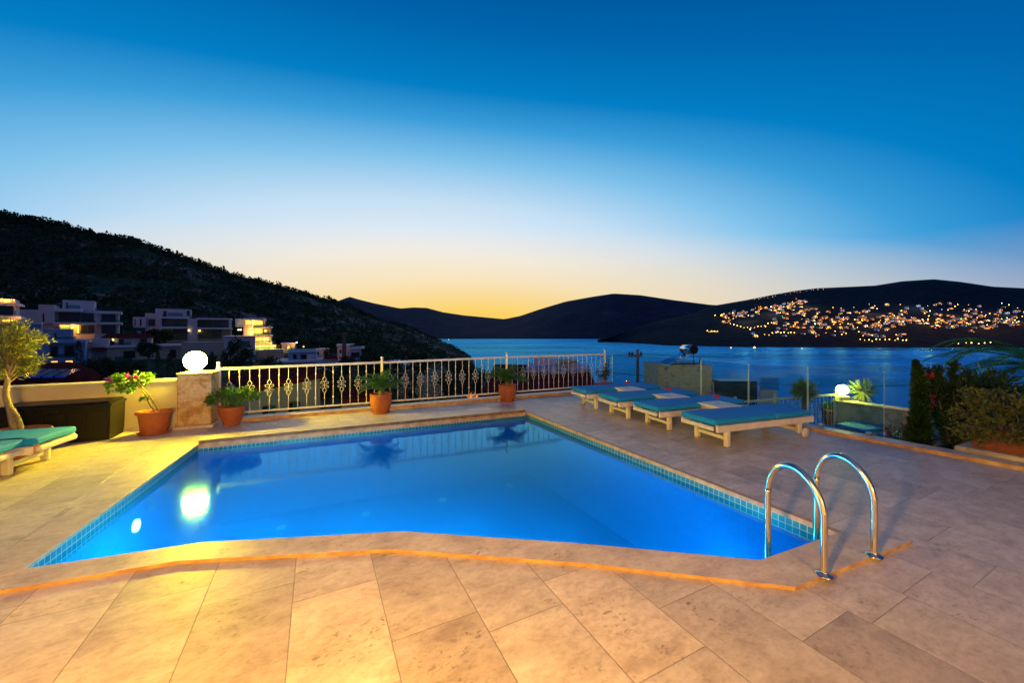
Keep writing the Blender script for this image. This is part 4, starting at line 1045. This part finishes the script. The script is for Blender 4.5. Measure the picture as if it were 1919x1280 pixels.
def villa(name, Y, label, walls=(), slabs=(), wins=(), rails=(), roofs=(), lamps=(), cat='house', group='villas on the slope below the dark hill', rz=0):
    """all rectangles (px0,py0,px1,py1, front offset m, depth m [,material]) as seen from the terrace, built at real size"""
    allr = list(walls)+list(slabs)
    pc = sum((r[0]+r[2])/2 for r in allr)/len(allr); pb = max(r[3] for r in allr)
    s = Y/F; X0 = (pc-CX)*s; Z0 = H-(pb-HY)*s; th = -math.atan2(X0, Y)*.9; ct, st_ = math.cos(th), math.sin(th)
    root = empty(name, (X0, Y, Z0), th, label, cat, group)
    def lx(px, dy):
        k = (px-CX)/F; x = (k*(Y+dy*ct)-X0+dy*st_)/(ct-k*st_); return x, Y+x*st_+dy*ct
    def R4(r, dy):
        x0, ya = lx(r[0], dy); x1, yb = lx(r[2], dy); k = (ya+yb)/2/F
        return (x0, x1, H-(r[3]-HY)*k-Z0, H-(r[1]-HY)*k-Z0)
    for i, r in enumerate(walls):
        x0,x1,z0,z1 = R4(r, r[4]); zb = z0-(3 if r[3] >= pb-3 else 0)
        MB().box(x0,x1,r[4],r[4]+r[5],zb,z1).build('wall', VM[r[6]], root)
    for r in slabs:
        x0,x1,z0,z1 = R4(r, r[4]); MB().box(x0,x1,r[4],r[4]+r[5],z0,z1).build('slab', VM[r[6] if len(r) > 6 else 's'], root)
    for r in roofs:      # gable or lean-to roof: px0,py0(top),px1,py1(eave), dy, depth, kind
        x0,x1,z0,z1 = R4(r, r[4]); d = r[5]; mb = MB(); k = r[6]
        if k == 'gable': mb.add([(x0,r[4],z0),(x1,r[4],z0),(x1,r[4]+d,z0),(x0,r[4]+d,z0),(x0+(x1-x0)*.1,r[4]+d/2,z1),(x1-(x1-x0)*.1,r[4]+d/2,z1)], [(0,1,5,4),(2,3,4,5),(0,4,3),(1,2,5),(0,3,2,1)])
        mb.build('roof', ROOFR, root)
    for r in wins:
        x0,x1,z0,z1 = R4(r, r[4]); y = r[4]; lit = len(r) > 5 and r[5]
        t = min(.12, (x1-x0)*.12, (z1-z0)*.12); nm = max(1, min(4, int((x1-x0)/1.5)))
        mb = MB(); mb.box(x0,x1,y-.05,y+.06,z1-t,z1); mb.box(x0,x1,y-.05,y+.06,z0,z0+t)
        for i in range(nm+1): xx = x0+(x1-x0-t)*i/nm; mb.box(xx,xx+t,y-.048,y+.058,z0+t+.001,z1-t-.001)
        f = mb.build('window', FRAME, root)
        MB().box(x0+t*.5,x1-t*.5,y-.01,y+.03,z0+t*.5,z1-t*.5).build('pane', {0: DWIN, 1: LITW, 2: CURT}[lit or 0], f)
    for r in rails:
        x0,x1,z0,z1 = R4(r, r[4]); mb = MB(); mb.box(x0,x1,r[4]-.02,r[4]+.02,z0,z1); mb.build('balcony_railing', RAILG, root)
    for la in lamps:
        px, py, dy = la[:3]; x, yw = lx(px, dy); z = H-(py-HY)*yw/F-Z0
        MB().sphere((x, dy, z), .14*Y/90, 8, 6).build('wall_lamp', LITG, root)
        if len(la) > 3:
            o = point('villa_lamp', (x, dy-.35, z), (1,.42,.05), la[3], .3); o.parent = root
    return root
villa('villa', 84, 'brightly lit villa cut off by the frame edge behind the olive tree',
  walls=[(-60,560,30,600,3,7,'p'),(-60,597,34,640,0,9,'p'),(-60,606,78,640,-2,3,'b')],
  slabs=[(-60,559,28,563,2,8),(-60,567,38,571,-1,10),(-60,592,39,597,-1,10),(-60,604,78,607,-3,5)],
  wins=[(-30,572,25,590,2.9,0),(-30,599,32,604,-.1,1),(0,598,30,603.5,-.3,1),(5,561.5,22,566,1.9,1)], lamps=[(10,564,1.5,500),(50,602,-2.2,350),(26,610,-.5,700)])
villa('villa', 118, 'wide white villa with dark glass front and a lit door below the ridge',
  walls=[(72,571,102,606,-1.5,10,'p'),(117,563,177,586,5,7,'w'),(102,580,182,626,2,12,'w'),(177,588,222,626,0,10,'w'),(34,580,73,606,3,5,'w'),(72,604,112,627,0,5,'p')],
  slabs=[(100,578,152.5,584,-1.6,10),(100,604,183,608,-2.4,10),(176,583,227,588,-1.8,11),(184,604,228,608,-2,11)],
  wins=[(80,587,83,603,-1.55),(124,567,127,580,4.9),(110,584.5,151,604,1.9),(152,586.5,176,604,1.9),(190,588.5,217,603.5,-.1),(190,609,217,625,-.1),(112,608.5,131,625,1.9,1),(132,608.5,136,625,1.9,1),(143,608.5,149,625,1.9,1),(151,608.5,178,625,1.9)],
  rails=[(127,572,150,578.5,-1.3),(178,576.5,212,583,-1.4),(104,600,180,604,-2.2),(187,599,226,604,-1.9)], lamps=[(137,612,1,450)])
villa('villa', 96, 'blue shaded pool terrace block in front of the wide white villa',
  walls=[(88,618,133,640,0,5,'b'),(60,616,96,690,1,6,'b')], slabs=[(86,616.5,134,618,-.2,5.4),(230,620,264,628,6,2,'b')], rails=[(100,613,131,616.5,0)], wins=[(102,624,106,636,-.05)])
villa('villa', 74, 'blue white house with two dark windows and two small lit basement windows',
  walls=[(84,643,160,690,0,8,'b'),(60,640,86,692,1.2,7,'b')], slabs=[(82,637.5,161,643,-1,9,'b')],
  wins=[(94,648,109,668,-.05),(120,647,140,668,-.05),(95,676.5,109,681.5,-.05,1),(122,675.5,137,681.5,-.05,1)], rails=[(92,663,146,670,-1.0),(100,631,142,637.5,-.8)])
villa('villa', 86, 'villa with dark red tiled roof between the white villas',
  walls=[(200,633,284,650,1,7,'w'),(172,634,204,690,0,7,'w'),(200,648,352,690,-1.5,9,'e')], slabs=[(196,647,352,650,-2,9)],
  roofs=[(185,625,287,634,0,9,'gable'),(168,650,206,656,-1.5,4,'gable')],
  wins=[(206,636,214,646,.9),(222,636,232,646,.9),(262,635,275,646,.9),(231,657,254,671,-1.55),(318,655,330,671,-1.55),(300,654,304,656,-1.55)],
  rails=[(205,641,246,647,-1.8),(258,641,282,647,-1.8),(215,668,248,675,-2.6)], lamps=[(212,637,.7)])
villa('villa', 116, 'white villa with big curtained glass floors directly above the red roof',
  walls=[(249,594,273,614,0,7,'w'),(272,587,303,640,1,10,'p'),(291,579,358,595,5,6,'w'),(302,594,352,645,2,9,'e')], slabs=[(300,594,352,597,-1.5,10),(300,612,352,616,-1.8,10)],
  wins=[(278,598,291,611,.95),(252,598,254,611,-.05),(262,598,265,611,-.05),(306,583,312,593,4.9),(303,597.5,327,611.5,1.9,2),(328,597.5,350,611.5,1.9,2),(303,616.5,350,636,1.9,2),(278,618,292,628,.95),(350,582,355,592,4.9)],
  rails=[(315,586,343,593,-1.2),(303,607,350,612,-1.5)], lamps=[(303,622,1)])
villa('villa', 114, 'flat roofed villa of two curtained storeys right above the big lamp',
  walls=[(352,597,369,645,0,9,'w'),(369,598,432,642,3,8,'e')], slabs=[(368,596,433,599,-.2,11),(368,614,433,617,-.4,11),(429,599,433,614,-.2,.5)],
  wins=[(370,599.5,398,613.5,2.9,2),(399,599.5,428,613.5,2.9,2),(370,617.5,398,634,2.9,2),(399,617.5,415,634,2.9,2)], rails=[(356,591,412,596,-.1),(370,609,428,614,0)], lamps=[(354,619,-.3),(374,620,2.7)])
villa('villa', 92, 'plain white house with square windows just right of the big lamp',
  walls=[(419,631,478,690,0,9,'w'),(340,641,420,690,2,6,'e')], slabs=[(418,630,479,631.5,-.3,9.6)],
  wins=[(427,640,438,652,-.05),(450,639,468,651,-.05,2),(432,657,439,664,-.05),(450,656,469,666,-.05)], rails=[(440,665,480,672,-1.2)])
villa('villa', 104, 'tall narrow villa glowing yellow on every floor',
  walls=[(441,597,458,613,2,5,'b'),(456,600,495,645,2,7,'w'),(457,608,473,640,.5,2,'w'),(480,657,531,690,-3,4,'e'),(478,631,508,657,2,6,'w')],
  slabs=[(455,596,496,600,-1.5,10),(474,611.5,509,614,-1.5,9),(474,628,509,631,-1.5,9),(472,642,509,645,-1.5,9),(474,655,531,658,-3.2,4.5),(506,614,508,628,-1.4,.4),(506,631,508,642,-1.4,.4)],
  wins=[(459,600.5,472,611,1.9,1),(473,600.5,493,611,1.9,1),(476,614.5,491,627.5,1.9,1),(492,615,505,627.5,1.9),(479,631.5,505,641.5,1.9,1),(476,646,518,655,.0,1),(519,648,524,655,.5)],
  rails=[(476,624,508,628,-1.3),(478,638,508,642,-1.3),(478,650,528,655,-3),(476,608,508,611.5,-1.3)], lamps=[(447,618,1.5),(451,618,1.5),(474,622,.2,500),(474,605,1.2,500),(497,620,1,500),(496,636,1,600),(488,650,-1,700),(510,650,-1.5,700)])
villa('villa', 118, 'white house with blue glass roof terrace on the far side of the pole',
  walls=[(632,648,660,674,0,8,'w'),(655,654,676,674,-1,8,'b')], slabs=[(630,646,662,648,-.4,9),(652,651,683,654,-1.4,9)],
  wins=[(636,656,640,662,-.05),(643,656,647,662,-.05),(658,660,674,668,-1.05)], rails=[(655,645,678,651,-1.2),(656,666,684,670,-1.8)])
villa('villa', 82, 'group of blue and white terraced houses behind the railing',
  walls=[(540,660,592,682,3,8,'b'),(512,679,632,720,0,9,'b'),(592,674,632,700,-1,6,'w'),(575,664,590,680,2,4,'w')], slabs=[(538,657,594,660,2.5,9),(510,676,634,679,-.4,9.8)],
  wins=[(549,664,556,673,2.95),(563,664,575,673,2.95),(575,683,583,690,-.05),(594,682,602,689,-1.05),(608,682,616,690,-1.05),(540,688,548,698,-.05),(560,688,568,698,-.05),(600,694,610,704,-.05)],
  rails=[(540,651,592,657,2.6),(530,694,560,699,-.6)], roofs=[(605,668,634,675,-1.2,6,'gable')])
villa('villa', 112, 'small lit houses with blue pool terrace behind the glowing villa',
  walls=[(528,645,552,662,2,6,'w'),(554,658,584,670,0,6,'b'),(584,656,616,668,3,6,'p')], slabs=[(526,643,553,645,1.6,7),(530,655,556,657.5,-1.2,3,'b'),(584,654,618,656,2.6,7)],
  wins=[(538,648,544,656,1.95,1),(590,659,598,665,2.95)], lamps=[(556,642,1,200),(569,650,-1,200),(571,656,-1),(560,660,-1.5),(528,668,-2,150),(526,660,-2),(551,661,-1)])
villa('villa', 100, 'low houses and roofs in the dip left of the sea',
  walls=[(680,676,712,690,0,6,'b'),(716,680,748,694,2,6,'w'),(752,684,790,700,0,7,'e')], slabs=[(678,674,714,676,-.4,7),(714,678,750,680,1.6,7),(750,682,792,684,-.4,8)],
  wins=[(686,679,692,685,-.05),(722,683,728,689,1.95),(760,687,766,693,-.05),(774,687,780,693,-.05)])
# houses close below the railing
def gable_house(name, label, Y, px0, px1, eavepy, ridgepy, basepy, d, wallm, rz, group='houses just below the railing', windows=2, shutter=False):
    s = Y/F; w = (px1-px0)*s; c = P((px0+px1)/2, basepy, Y); root = empty(name, c, rz, label, 'house', group)
    he = (basepy-eavepy)*s; hr = (basepy-ridgepy)*s
    mb = MB(); mb.add([(-w/2,0,-3),(w/2,0,-3),(w/2,0,he),(0,0,hr),(-w/2,0,he),(-w/2,d,-3),(w/2,d,-3),(w/2,d,he),(0,d,hr),(-w/2,d,he)],
        [(0,1,2,3,4),(6,5,9,8,7),(1,6,7,2),(5,0,4,9)]); mb.build('wall', wallm, root)
    o = .45; k = (hr-he)/(w/2); mb = MB(); t = .18
    for sg in (-1,1):
        a = (sg*(w/2+o), he-k*o); vs = []
        for y in (-o, d+o):
            vs += [(0,y,hr+.02),(a[0],y,a[1]+.02),(a[0],y,a[1]+.02+t),(0,y,hr+.02+t)]
        mb.add(vs, [(0,1,2,3),(7,6,5,4),(0,4,5,1),(3,2,6,7),(1,5,6,2)] if sg > 0 else [(3,2,1,0),(4,5,6,7),(1,5,4,0),(7,6,2,3),(2,6,5,1)])
    mb.build('roof', ROOFR, root)
    for i in range(windows):
        x = -w/2+w*(i+1)/(windows+1); f = MB(); f.box(x-.5,x+.5,-.06,.02,he-2.2,he-1.0); f = f.build('window', FRAME, root)
        MB().box(x-.43,x+.43,-.075,-.061,he-2.13,he-1.07).build('pane', DWIN, f)
        if shutter: MB().box(x+.51,x+.95,-.09,-.01,he-2.2,he-1.0).build('shutter', SHUT, root)
    return root
SHUT = simple('green_shutter', (.02,.16,.06), .6)
PALEG = simple('pale_green_render', (.34,.40,.32), .85)
def mono_house(name, label, pts_roof, wallm, roofm, base, thick=.25, group='houses just below the railing'):
    """roof plane through world points (polygon), walls dropped to base"""
    c = sum(pts_roof, Vector())/len(pts_roof); root = empty(name, (c.x,c.y,base), 0, label, 'house', group); off = Vector((c.x,c.y,base))
    q = [p-off for p in pts_roof]; n = len(q); mb = MB()
    cc = sum(q, Vector())/n
    out = [Vector((cc.x+(p.x-cc.x)*1.04, cc.y+(p.y-cc.y)*1.04, p.z)) for p in q]
    nn = (q[1]-q[0]).cross(q[2]-q[1]); fl = nn.z < 0
    mb.add(out+[p+Vector((0,0,thick)) for p in out], [tuple(range(n,2*n)) if not fl else tuple(range(n,2*n))[::-1], tuple(range(n))[::-1] if not fl else tuple(range(n))]+[((i, (i+1)%n, n+(i+1)%n, n+i) if not fl else (n+i, n+(i+1)%n, (i+1)%n, i)) for i in range(n)])
    mb.build('roof', roofm, root)
    mb = MB(); mb.add([(p.x,p.y,0) for p in q]+[(p.x,p.y,p.z-.01) for p in q], [((i, (i+1)%n, n+(i+1)%n, n+i) if not fl else (n+i, n+(i+1)%n, (i+1)%n, i)) for i in range(n)]); mb.build('wall', wallm, root)
    return root, off
# red-brown roof with the pale green wall
r, off = mono_house('red_roof_house', 'pale green walled house with red roof seen through the railing', [P(465,737,17), P(600,708,19.5), P(585,690,28), P(520,690,28), P(430,712,24)], PALEG, ROOFR, -7)
for (px, py) in ((496,778),(543,770)):
    p = P(px, py, 17+ (px-465)/135*2.5)-off; f = MB().box(p.x-.28,p.x+.28,p.y-.12,p.y+.02,p.z-.45,p.z+.45).build('window', FRAME, r); MB().box(p.x-.22,p.x+.22,p.y-.135,p.y-.121,p.z-.39,p.z+.39).build('pane', DWIN, f)
    MB().box(p.x+.29,p.x+.52,p.y-.16,p.y-.04,p.z-.45,p.z+.45).build('shutter', SHUT, r)
# house with solar panels at left
r, off = mono_house('solar_roof_house', 'dark roofed house with four blue solar panels behind the cream wall', [P(-60,730,21), P(186,712,21), P(175,702,27), P(130,684,33), P(-60,690,33)], VPINK, ROOFR, -6)
for k in range(4):
    a = k/4; q = [P(32+k*23.5, 717.5, 20.4), P(52+k*23.5, 717.5, 20.4), P(88+k*21.5, 701.5, 24.6), P(70+k*21.5, 701.5, 24.6)]
    mb = MB(); v = [p-off+Vector((0,0,.34)) for p in q]; mb.add(v+[p-Vector((0,0,.08)) for p in v], [(0,1,2,3),(7,6,5,4),(0,4,5,1),(1,5,6,2),(2,6,7,3),(3,7,4,0)]); mb.build('solar_panel', PVP, r)
mono_house('gabled_side_house', 'small house with maroon roof edge beside the solar panel house', [P(110,704,30), P(157,690,30), P(157,686,38), P(80,684,38)], VPINK, ROOFR, -6)
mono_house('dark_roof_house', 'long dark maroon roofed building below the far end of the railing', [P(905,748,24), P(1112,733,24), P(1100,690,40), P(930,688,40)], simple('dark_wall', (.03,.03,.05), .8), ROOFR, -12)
r = villa('blue_lit_house', 34, 'blue shaded house with roof terrace behind the maroon roof', walls=[(985,690,1105,722,0,5,'b')], slabs=[(1045,676,1082,690,1,3,'e'),(1000,672,1042,690,2,3)], wins=[(1010,697,1020,706,-.05),(1060,697,1072,706,-.05)], group='houses just below the railing')  # blue light on this house put into its wall render
mono_house('low_garden_house', 'pale low house wall under the dark garden', [P(640,760,18), P(700,752,18), P(690,735,24), P(640,738,24)], PALEG, ROOFR, -7)
# fire-like lit plant, its light put in as glowing blades over an added bowl
ORANGE = emis('plant_glow', (1,.22,.015), 1.5, False)
c = P(885, 741, 15); root = empty('garden_glow_plant', (c.x,c.y,c.z-.3), 0, 'small orange plant glowing in the dark garden behind the railing', 'lit_plant')
MB().lathe([(.0001,0),(.10,0),(.16,.16),(.15,.16),(.09,.03),(.0001,.03)], 16).build('bowl', BLACKPL, root)
mb = MB()
for k in range(22): q = rdir(.4); leaf(mb, Vector((q.x*.10,q.y*.08,.14)), Vector((q.x*.6,q.y*.3,abs(q.z)+.3)), R.uniform(.10,.34), .045)
mb.build('glow_blades', ORANGE, root)

# ------------------------------------------------------------------ stone turret with solar water heater and its neighbours
def box_thing(name, label, cat, px0, px1, pyt, Y, d, zb, mat, part='body'):
    a = P(px0, pyt, Y); b = P(px1, pyt, Y); root = empty(name, ((a.x+b.x)/2, Y, zb), 0, label, cat); w = b.x-a.x
    MB().rbox(-w/2, w/2, 0, d, 0, a.z-zb, .03).build(part, mat, root); return root, w, a.z-zb
def blockmat():
    m, nt, b = newmat('pitted_stone_block'); t = N(nt, 'ShaderNodeTexCoord'); n = N(nt, 'ShaderNodeTexNoise'); n.inputs['Scale'].default_value = 5; n.inputs['Detail'].default_value = 5
    mp = N(nt, 'ShaderNodeMapping'); mp.inputs['Scale'].default_value = (1,1,2.2); nt.links.new(t.outputs['Object'], mp.inputs[0]); nt.links.new(mp.outputs[0], n.inputs[0])
    nt.links.new(ramp(nt, n.outputs[0], [(.30, (.10,.07,.05)), (.38, (.50,.36,.28)), (.7, (.66,.50,.40))]), b.inputs['Base Color']); b.inputs['Roughness'].default_value = .9
    bp = N(nt, 'ShaderNodeBump'); bp.inputs['Strength'].default_value = .8; bp.inputs['Distance'].default_value = .05; nt.links.new(n.outputs[0], bp.inputs['Height']); nt.links.new(bp.outputs[0], b.inputs['Normal'])
    return m
BLK = blockmat()
root, w, h = box_thing('stone_turret', 'rough stone roof turret carrying the solar water heater', 'turret', 1234, 1336, 684, 14, 1.6, -5, BLK)
zt = h-5
hx = (P(1234,684,14).x+P(1336,684,14).x)/2
root = empty('solar_water_heater', (hx, 14.1, zt), 0, 'solar water heater with sloping panels and round steel tank', 'water heater')
def wp(px, py, Y): return P(px, py, Y)-Vector((hx,14.1,zt))
TANK = simple('polished_tank', (.7,.7,.7), .12, 1.0)
a = wp(1281, 655, 14.7); bq = wp(1300, 655, 14.1)
mb = MB(); mb.tube([a, a.lerp(bq,.03), a.lerp(bq,.97), bq], [.15,.175,.175,.15], 24); mb.build('tank', TANK, root)
mb = MB(); mb.tube([bq+(bq-a)*.01, bq+(bq-a)*.03], .172, 24); mb.build('tank_end', BLACKPL, root)
q = [wp(1234,679,13.9), wp(1251,684,13.9), wp(1293,664,14.6), wp(1272,659.5,14.9)]
PV2 = simple('collector_glass', (.45,.80,.92), .12, .9)
for k in range(3):
    t0, t1 = k/3+.01, (k+1)/3-.01; v = [q[0].lerp(q[1],t0), q[0].lerp(q[1],t1), q[3].lerp(q[2],t1), q[3].lerp(q[2],t0)]
    mb = MB(); mb.add(v+[p-Vector((0,0,.06)) for p in v], [(0,1,2,3),(7,6,5,4),(0,4,5,1),(1,5,6,2),(2,6,7,3),(3,7,4,0)]); mb.build('collector', PV2, root)
mb = MB()
for px, py, Y in ((1245,682,13.95),(1300,664,14.1),(1311,672,14.6)):
    p = wp(px, py, Y); mb.tube([(p.x,p.y,.0),(p.x,p.y,p.z)], .015, 6)
p1 = wp(1312,668,14.4); p2 = wp(1250,683,13.95); mb.tube([p1,(p1.x,p1.y,.02),(p2.x,p2.y,.02)], .014, 6)
mb.build('support', BLACKPL, root)
box_thing('annex_wall', 'plain grey wall attached right of the stone turret', 'wall', 1336.5, 1349, 716, 13.9, 1.4, -5, VW)
box_thing('glass_box_room', 'dark glazed rooftop room right of the stone turret', 'building', 1349.5, 1420, 714.5, 13.5, .7, -5, simple('dark_glazing', (.012,.03,.035), .35))
root, w, h = box_thing('roof_parapet', 'low white parapet with green glass screen beyond the glazed room', 'building', 1424, 1459, 731, 15, 2, -5, VW)
MB().box(-w/2, w/2, -.03, -.005, h+.002, h+.50).build('glass_screen', RAILG, root)
# street light seen below
c = P(1228, 702, 17); root = empty('street_light', (c.x, c.y, -9), 0, 'street light with a white glowing head left of the stone turret', 'street light')
MB().tube([(.35,0,0),(.35,0,c.z+8.75),(.2,0,c.z+8.95)], .05, 8).build('pole', STEEL, root)
mb = MB(); a = P(1216,697,17)-Vector((c.x,c.y,-9)); b_ = P(1229,704,17)-Vector((c.x,c.y,-9)); mb.tube([a,b_], [.05,.06], 8); mb.build('lamp_head', emis('white_lamp', (.75,.85,1), 3, True), root)
point('street_light_lamp', (c.x+.1, c.y-.5, c.z-.4), (.05,.12,1), 60, .05)

# poles and cables
def pole(px, pyt, Y, zb, r, label, mat):
    p = P(px, pyt, Y); root = empty('power_pole', (p.x, Y, zb), 0, label, 'power pole'); h = p.z-zb
    MB().tube([(0,0,0),(0,0,h)], [r*1.3,r], 10).build('shaft', mat, root)
    MB().box(-r*7, r*3, -.06, .06, h-.45, h-.33).build('crossarm', mat, root)
    for x in (-r*6, -r*4, r*2.5): MB().lathe([(.05,0),(.08,.05),(.04,.1),(.07,.15),(.0001,.2)], 8, (x,0,h-.33)).build('insulator', BLACKPL, root)
    return p
CONC = simple('weathered_pole', (.26,.20,.13), .9, c2=(.20,.15,.10), scale=6)
pole(1195, 655, 24, -14, .085, 'thin power pole standing against the sea left of the stone turret', CONC)
pole(645, 622, 62, -9, .28, 'thick wooden power pole behind the middle of the long railing', BARK)
def cable(pts, label):
    mb = MB(); q = smooth(pts, 8); o_ = q[0].copy(); mb.tube([p-o_ for p in q], .012, 5)
    o = mb.build('power_cable', BLACKPL); o.location = o_; tag(o, label, 'cable')
cable([P(980,692,24), P(1100,675,24), P(1187,664,24), P(1420,672,25), P(1700,671,30), P(2000,662,36)], 'upper black power cable crossing the sea view')
cable([P(1040,693,20), P(1187,702,22), P(1336,715,20), P(1520,722,18), P(1700,722,17), P(1990,700,16)], 'lower black power cable crossing behind the glass panels')

# ------------------------------------------------------------------ trees
def tree(px, pyt, pyb, Y, wpx, label, kind='round', mat=LEAF_TREE, n=60, per=22, name='tree', group=None):
    s = Y/F; zb = terr_z(px, Y); zt = H-(pyt-HY)*s; zc = H-(pyb-HY)*s; X = (px-CX)*s; zb = min(zb, zc-.3)-.3
    h = zt-zb; r = wpx*s/2; root = empty(name, (X, Y, zb), 0, label, 'tree', group)
    tb = MB(); c0 = zc-zb
    tb.tube([(0,0,0),(r*.08,0,h*.5),(0,0,h*.9)], [r*.12+.05,r*.08+.03,.02], 7)
    fo = MB(); L = max(.10, r*.20)
    if kind == 'round':
        for k in range(10):
            q = rdir(.2); e = Vector((q.x*r*.7,q.y*r*.7,(c0+h)/2+q.z*(h-c0)*.35)); tb.tube([(0,0,c0*.9+.2),e], [r*.04+.02,.01], 5, False)
        crown(fo, (0,0,(c0+h)/2), (r*.9,r*.9,(h-c0)/2*.9), n, per, L, L*.6, .34)
    elif kind == 'cypress':
        for k in range(n*per):
            z = c0+R.random()**.85*(h-c0); t = (z-c0)/(h-c0); rr = r*(1-t)**.6*min(1, .5+t*4); a = R.random()*2*PI; r0 = rr*R.uniform(.4,1.05)
            quadleaf(fo, Vector((math.cos(a)*r0-.05*z+.03*math.sin(z*5), math.sin(a)*r0, z)), Vector((math.cos(a),math.sin(a),2))+rdir()*.6, L*1.6, L*.6)
    tb.build('trunk', BARK, root); fo.build('crown', mat, root); return root
for a in [(446,637,700,60,50,'dark tree between the big lamp and the white house','round'),(508,668,712,70,44,'dark bushy tree at the foot of the glowing villa','round'),
          (322,664,720,45,20,'narrow dark cypress below the beige house','cypress'),(300,660,716,46,16,'thin cypress left of the narrow dark one','cypress'),
          (238,676,722,50,60,'wide dark tree under the red roofed villa','round'),(190,668,722,48,50,'dark tree beside the blue white house','round'),
          (150,640,690,66,16,'small pine in front of the blue white house','cypress'),(372,660,712,50,60,'olive toned tree glimpsed under the big lamp','round'),
          (278,640,668,76,34,'low tree growing against the beige house wall','round'),(300,618,640,96,44,'trees on the terrace under the curtained villa','round'),
          (240,608,640,104,26,'round tree between the two white villas','round'),
          (560,682,740,44,40,'tree behind the railing left of the wooden pole','round'),(612,686,752,32,70,'leafy garden tree seen through the railing','round'),
          (668,700,770,26,70,'broad garden tree right of the wooden pole base','round'),(652,664,705,60,36,'tree crown around the wooden pole','round'),(700,660,712,58,56,'tree in the dip behind the railing','round'),
          (735,676,730,44,50,'tree behind the second railing post','round'),(785,656,706,70,44,'greenish tree on the low ridge before the sea','round'),
          (760,700,760,27,60,'garden tree between the two cycads','round'),(835,700,756,26,56,'dark garden tree left of the small fire','round'),
          (860,678,740,48,60,'dark tree at the foot of the slope','round'),(905,696,748,34,50,'dark tree between the fire and the maroon roof','round'),(720,735,790,18,60,'low tree right under the railing','round'),
          (850,740,790,16,80,'dark shrubs under the railing left of the second cycad','round'),(395,724,770,20,40,'dark bush behind the stone pillar','round'),
          (262,700,740,28,70,'dark tree top above the cream wall','round'),(580,646,668,100,26,'small tree beside the lit pool terrace','round'),(616,650,672,100,22,'small tree left of the white sea house','round'),(700,655,684,104,40,'tree right of the white sea house','round')]:
    tree(*a[:5], a[5], a[6], n=70 if a[4] > 30 else 40, group='garden trees below the railing')
tree(805, 690, 768, 20, 46, 'pale silvery tree shining behind the railing', 'round', LEAF_SILVER, 60, 22)
tree(755, 696, 768, 21, 30, 'slim silvery bush behind the railing', 'round', LEAF_SILVER, 30, 18)
tree(1040, 745, 800, 14, 60, 'dark bush under the railing near the corner', 'round')

# scrub forest on the hill
fo = MB(); cnt = 0
while cnt < 6800:
    px = R.uniform(-350, 900); pr_ = terr_profile(px); ry, rd = interp(RIDGE, px)
    t = R.random()**.8 if cnt < 5200 else R.uniform(.93, 1.0)
    Y = 125+(rd-125)*t
    if px > 400: Y = max(Y, 150)
    if Y < 145 and px > -200 and R.random() < .6: continue
    k = (px-CX)/F; z = terr_z(px, Y)+nz(k*Y, Y, .02, min(.3+Y*.008, 3.2))
    if z < SEA+1: continue
    if noise.noise(Vector((k*Y*.03, Y*.03, 0))) < -.18 and R.random() < .8 and cnt < 5200: continue     # bare rocky gaps
    r = R.uniform(1.1, 2.8)*(1 if R.random() < .93 else 1.5); c = Vector((k*Y, Y, z+r*(.45 if cnt < 5200 else .2)))
    for j in range(15):
        q = rdir(.3); p = c+Vector((q.x*r,q.y*r,q.z*r*.8))*R.random()**.4; quadleaf(fo, p, q, r*.75, r*.6)
    cnt += 1
tag(fo.build('scrub_forest', LEAF_TREE), kind='stuff')
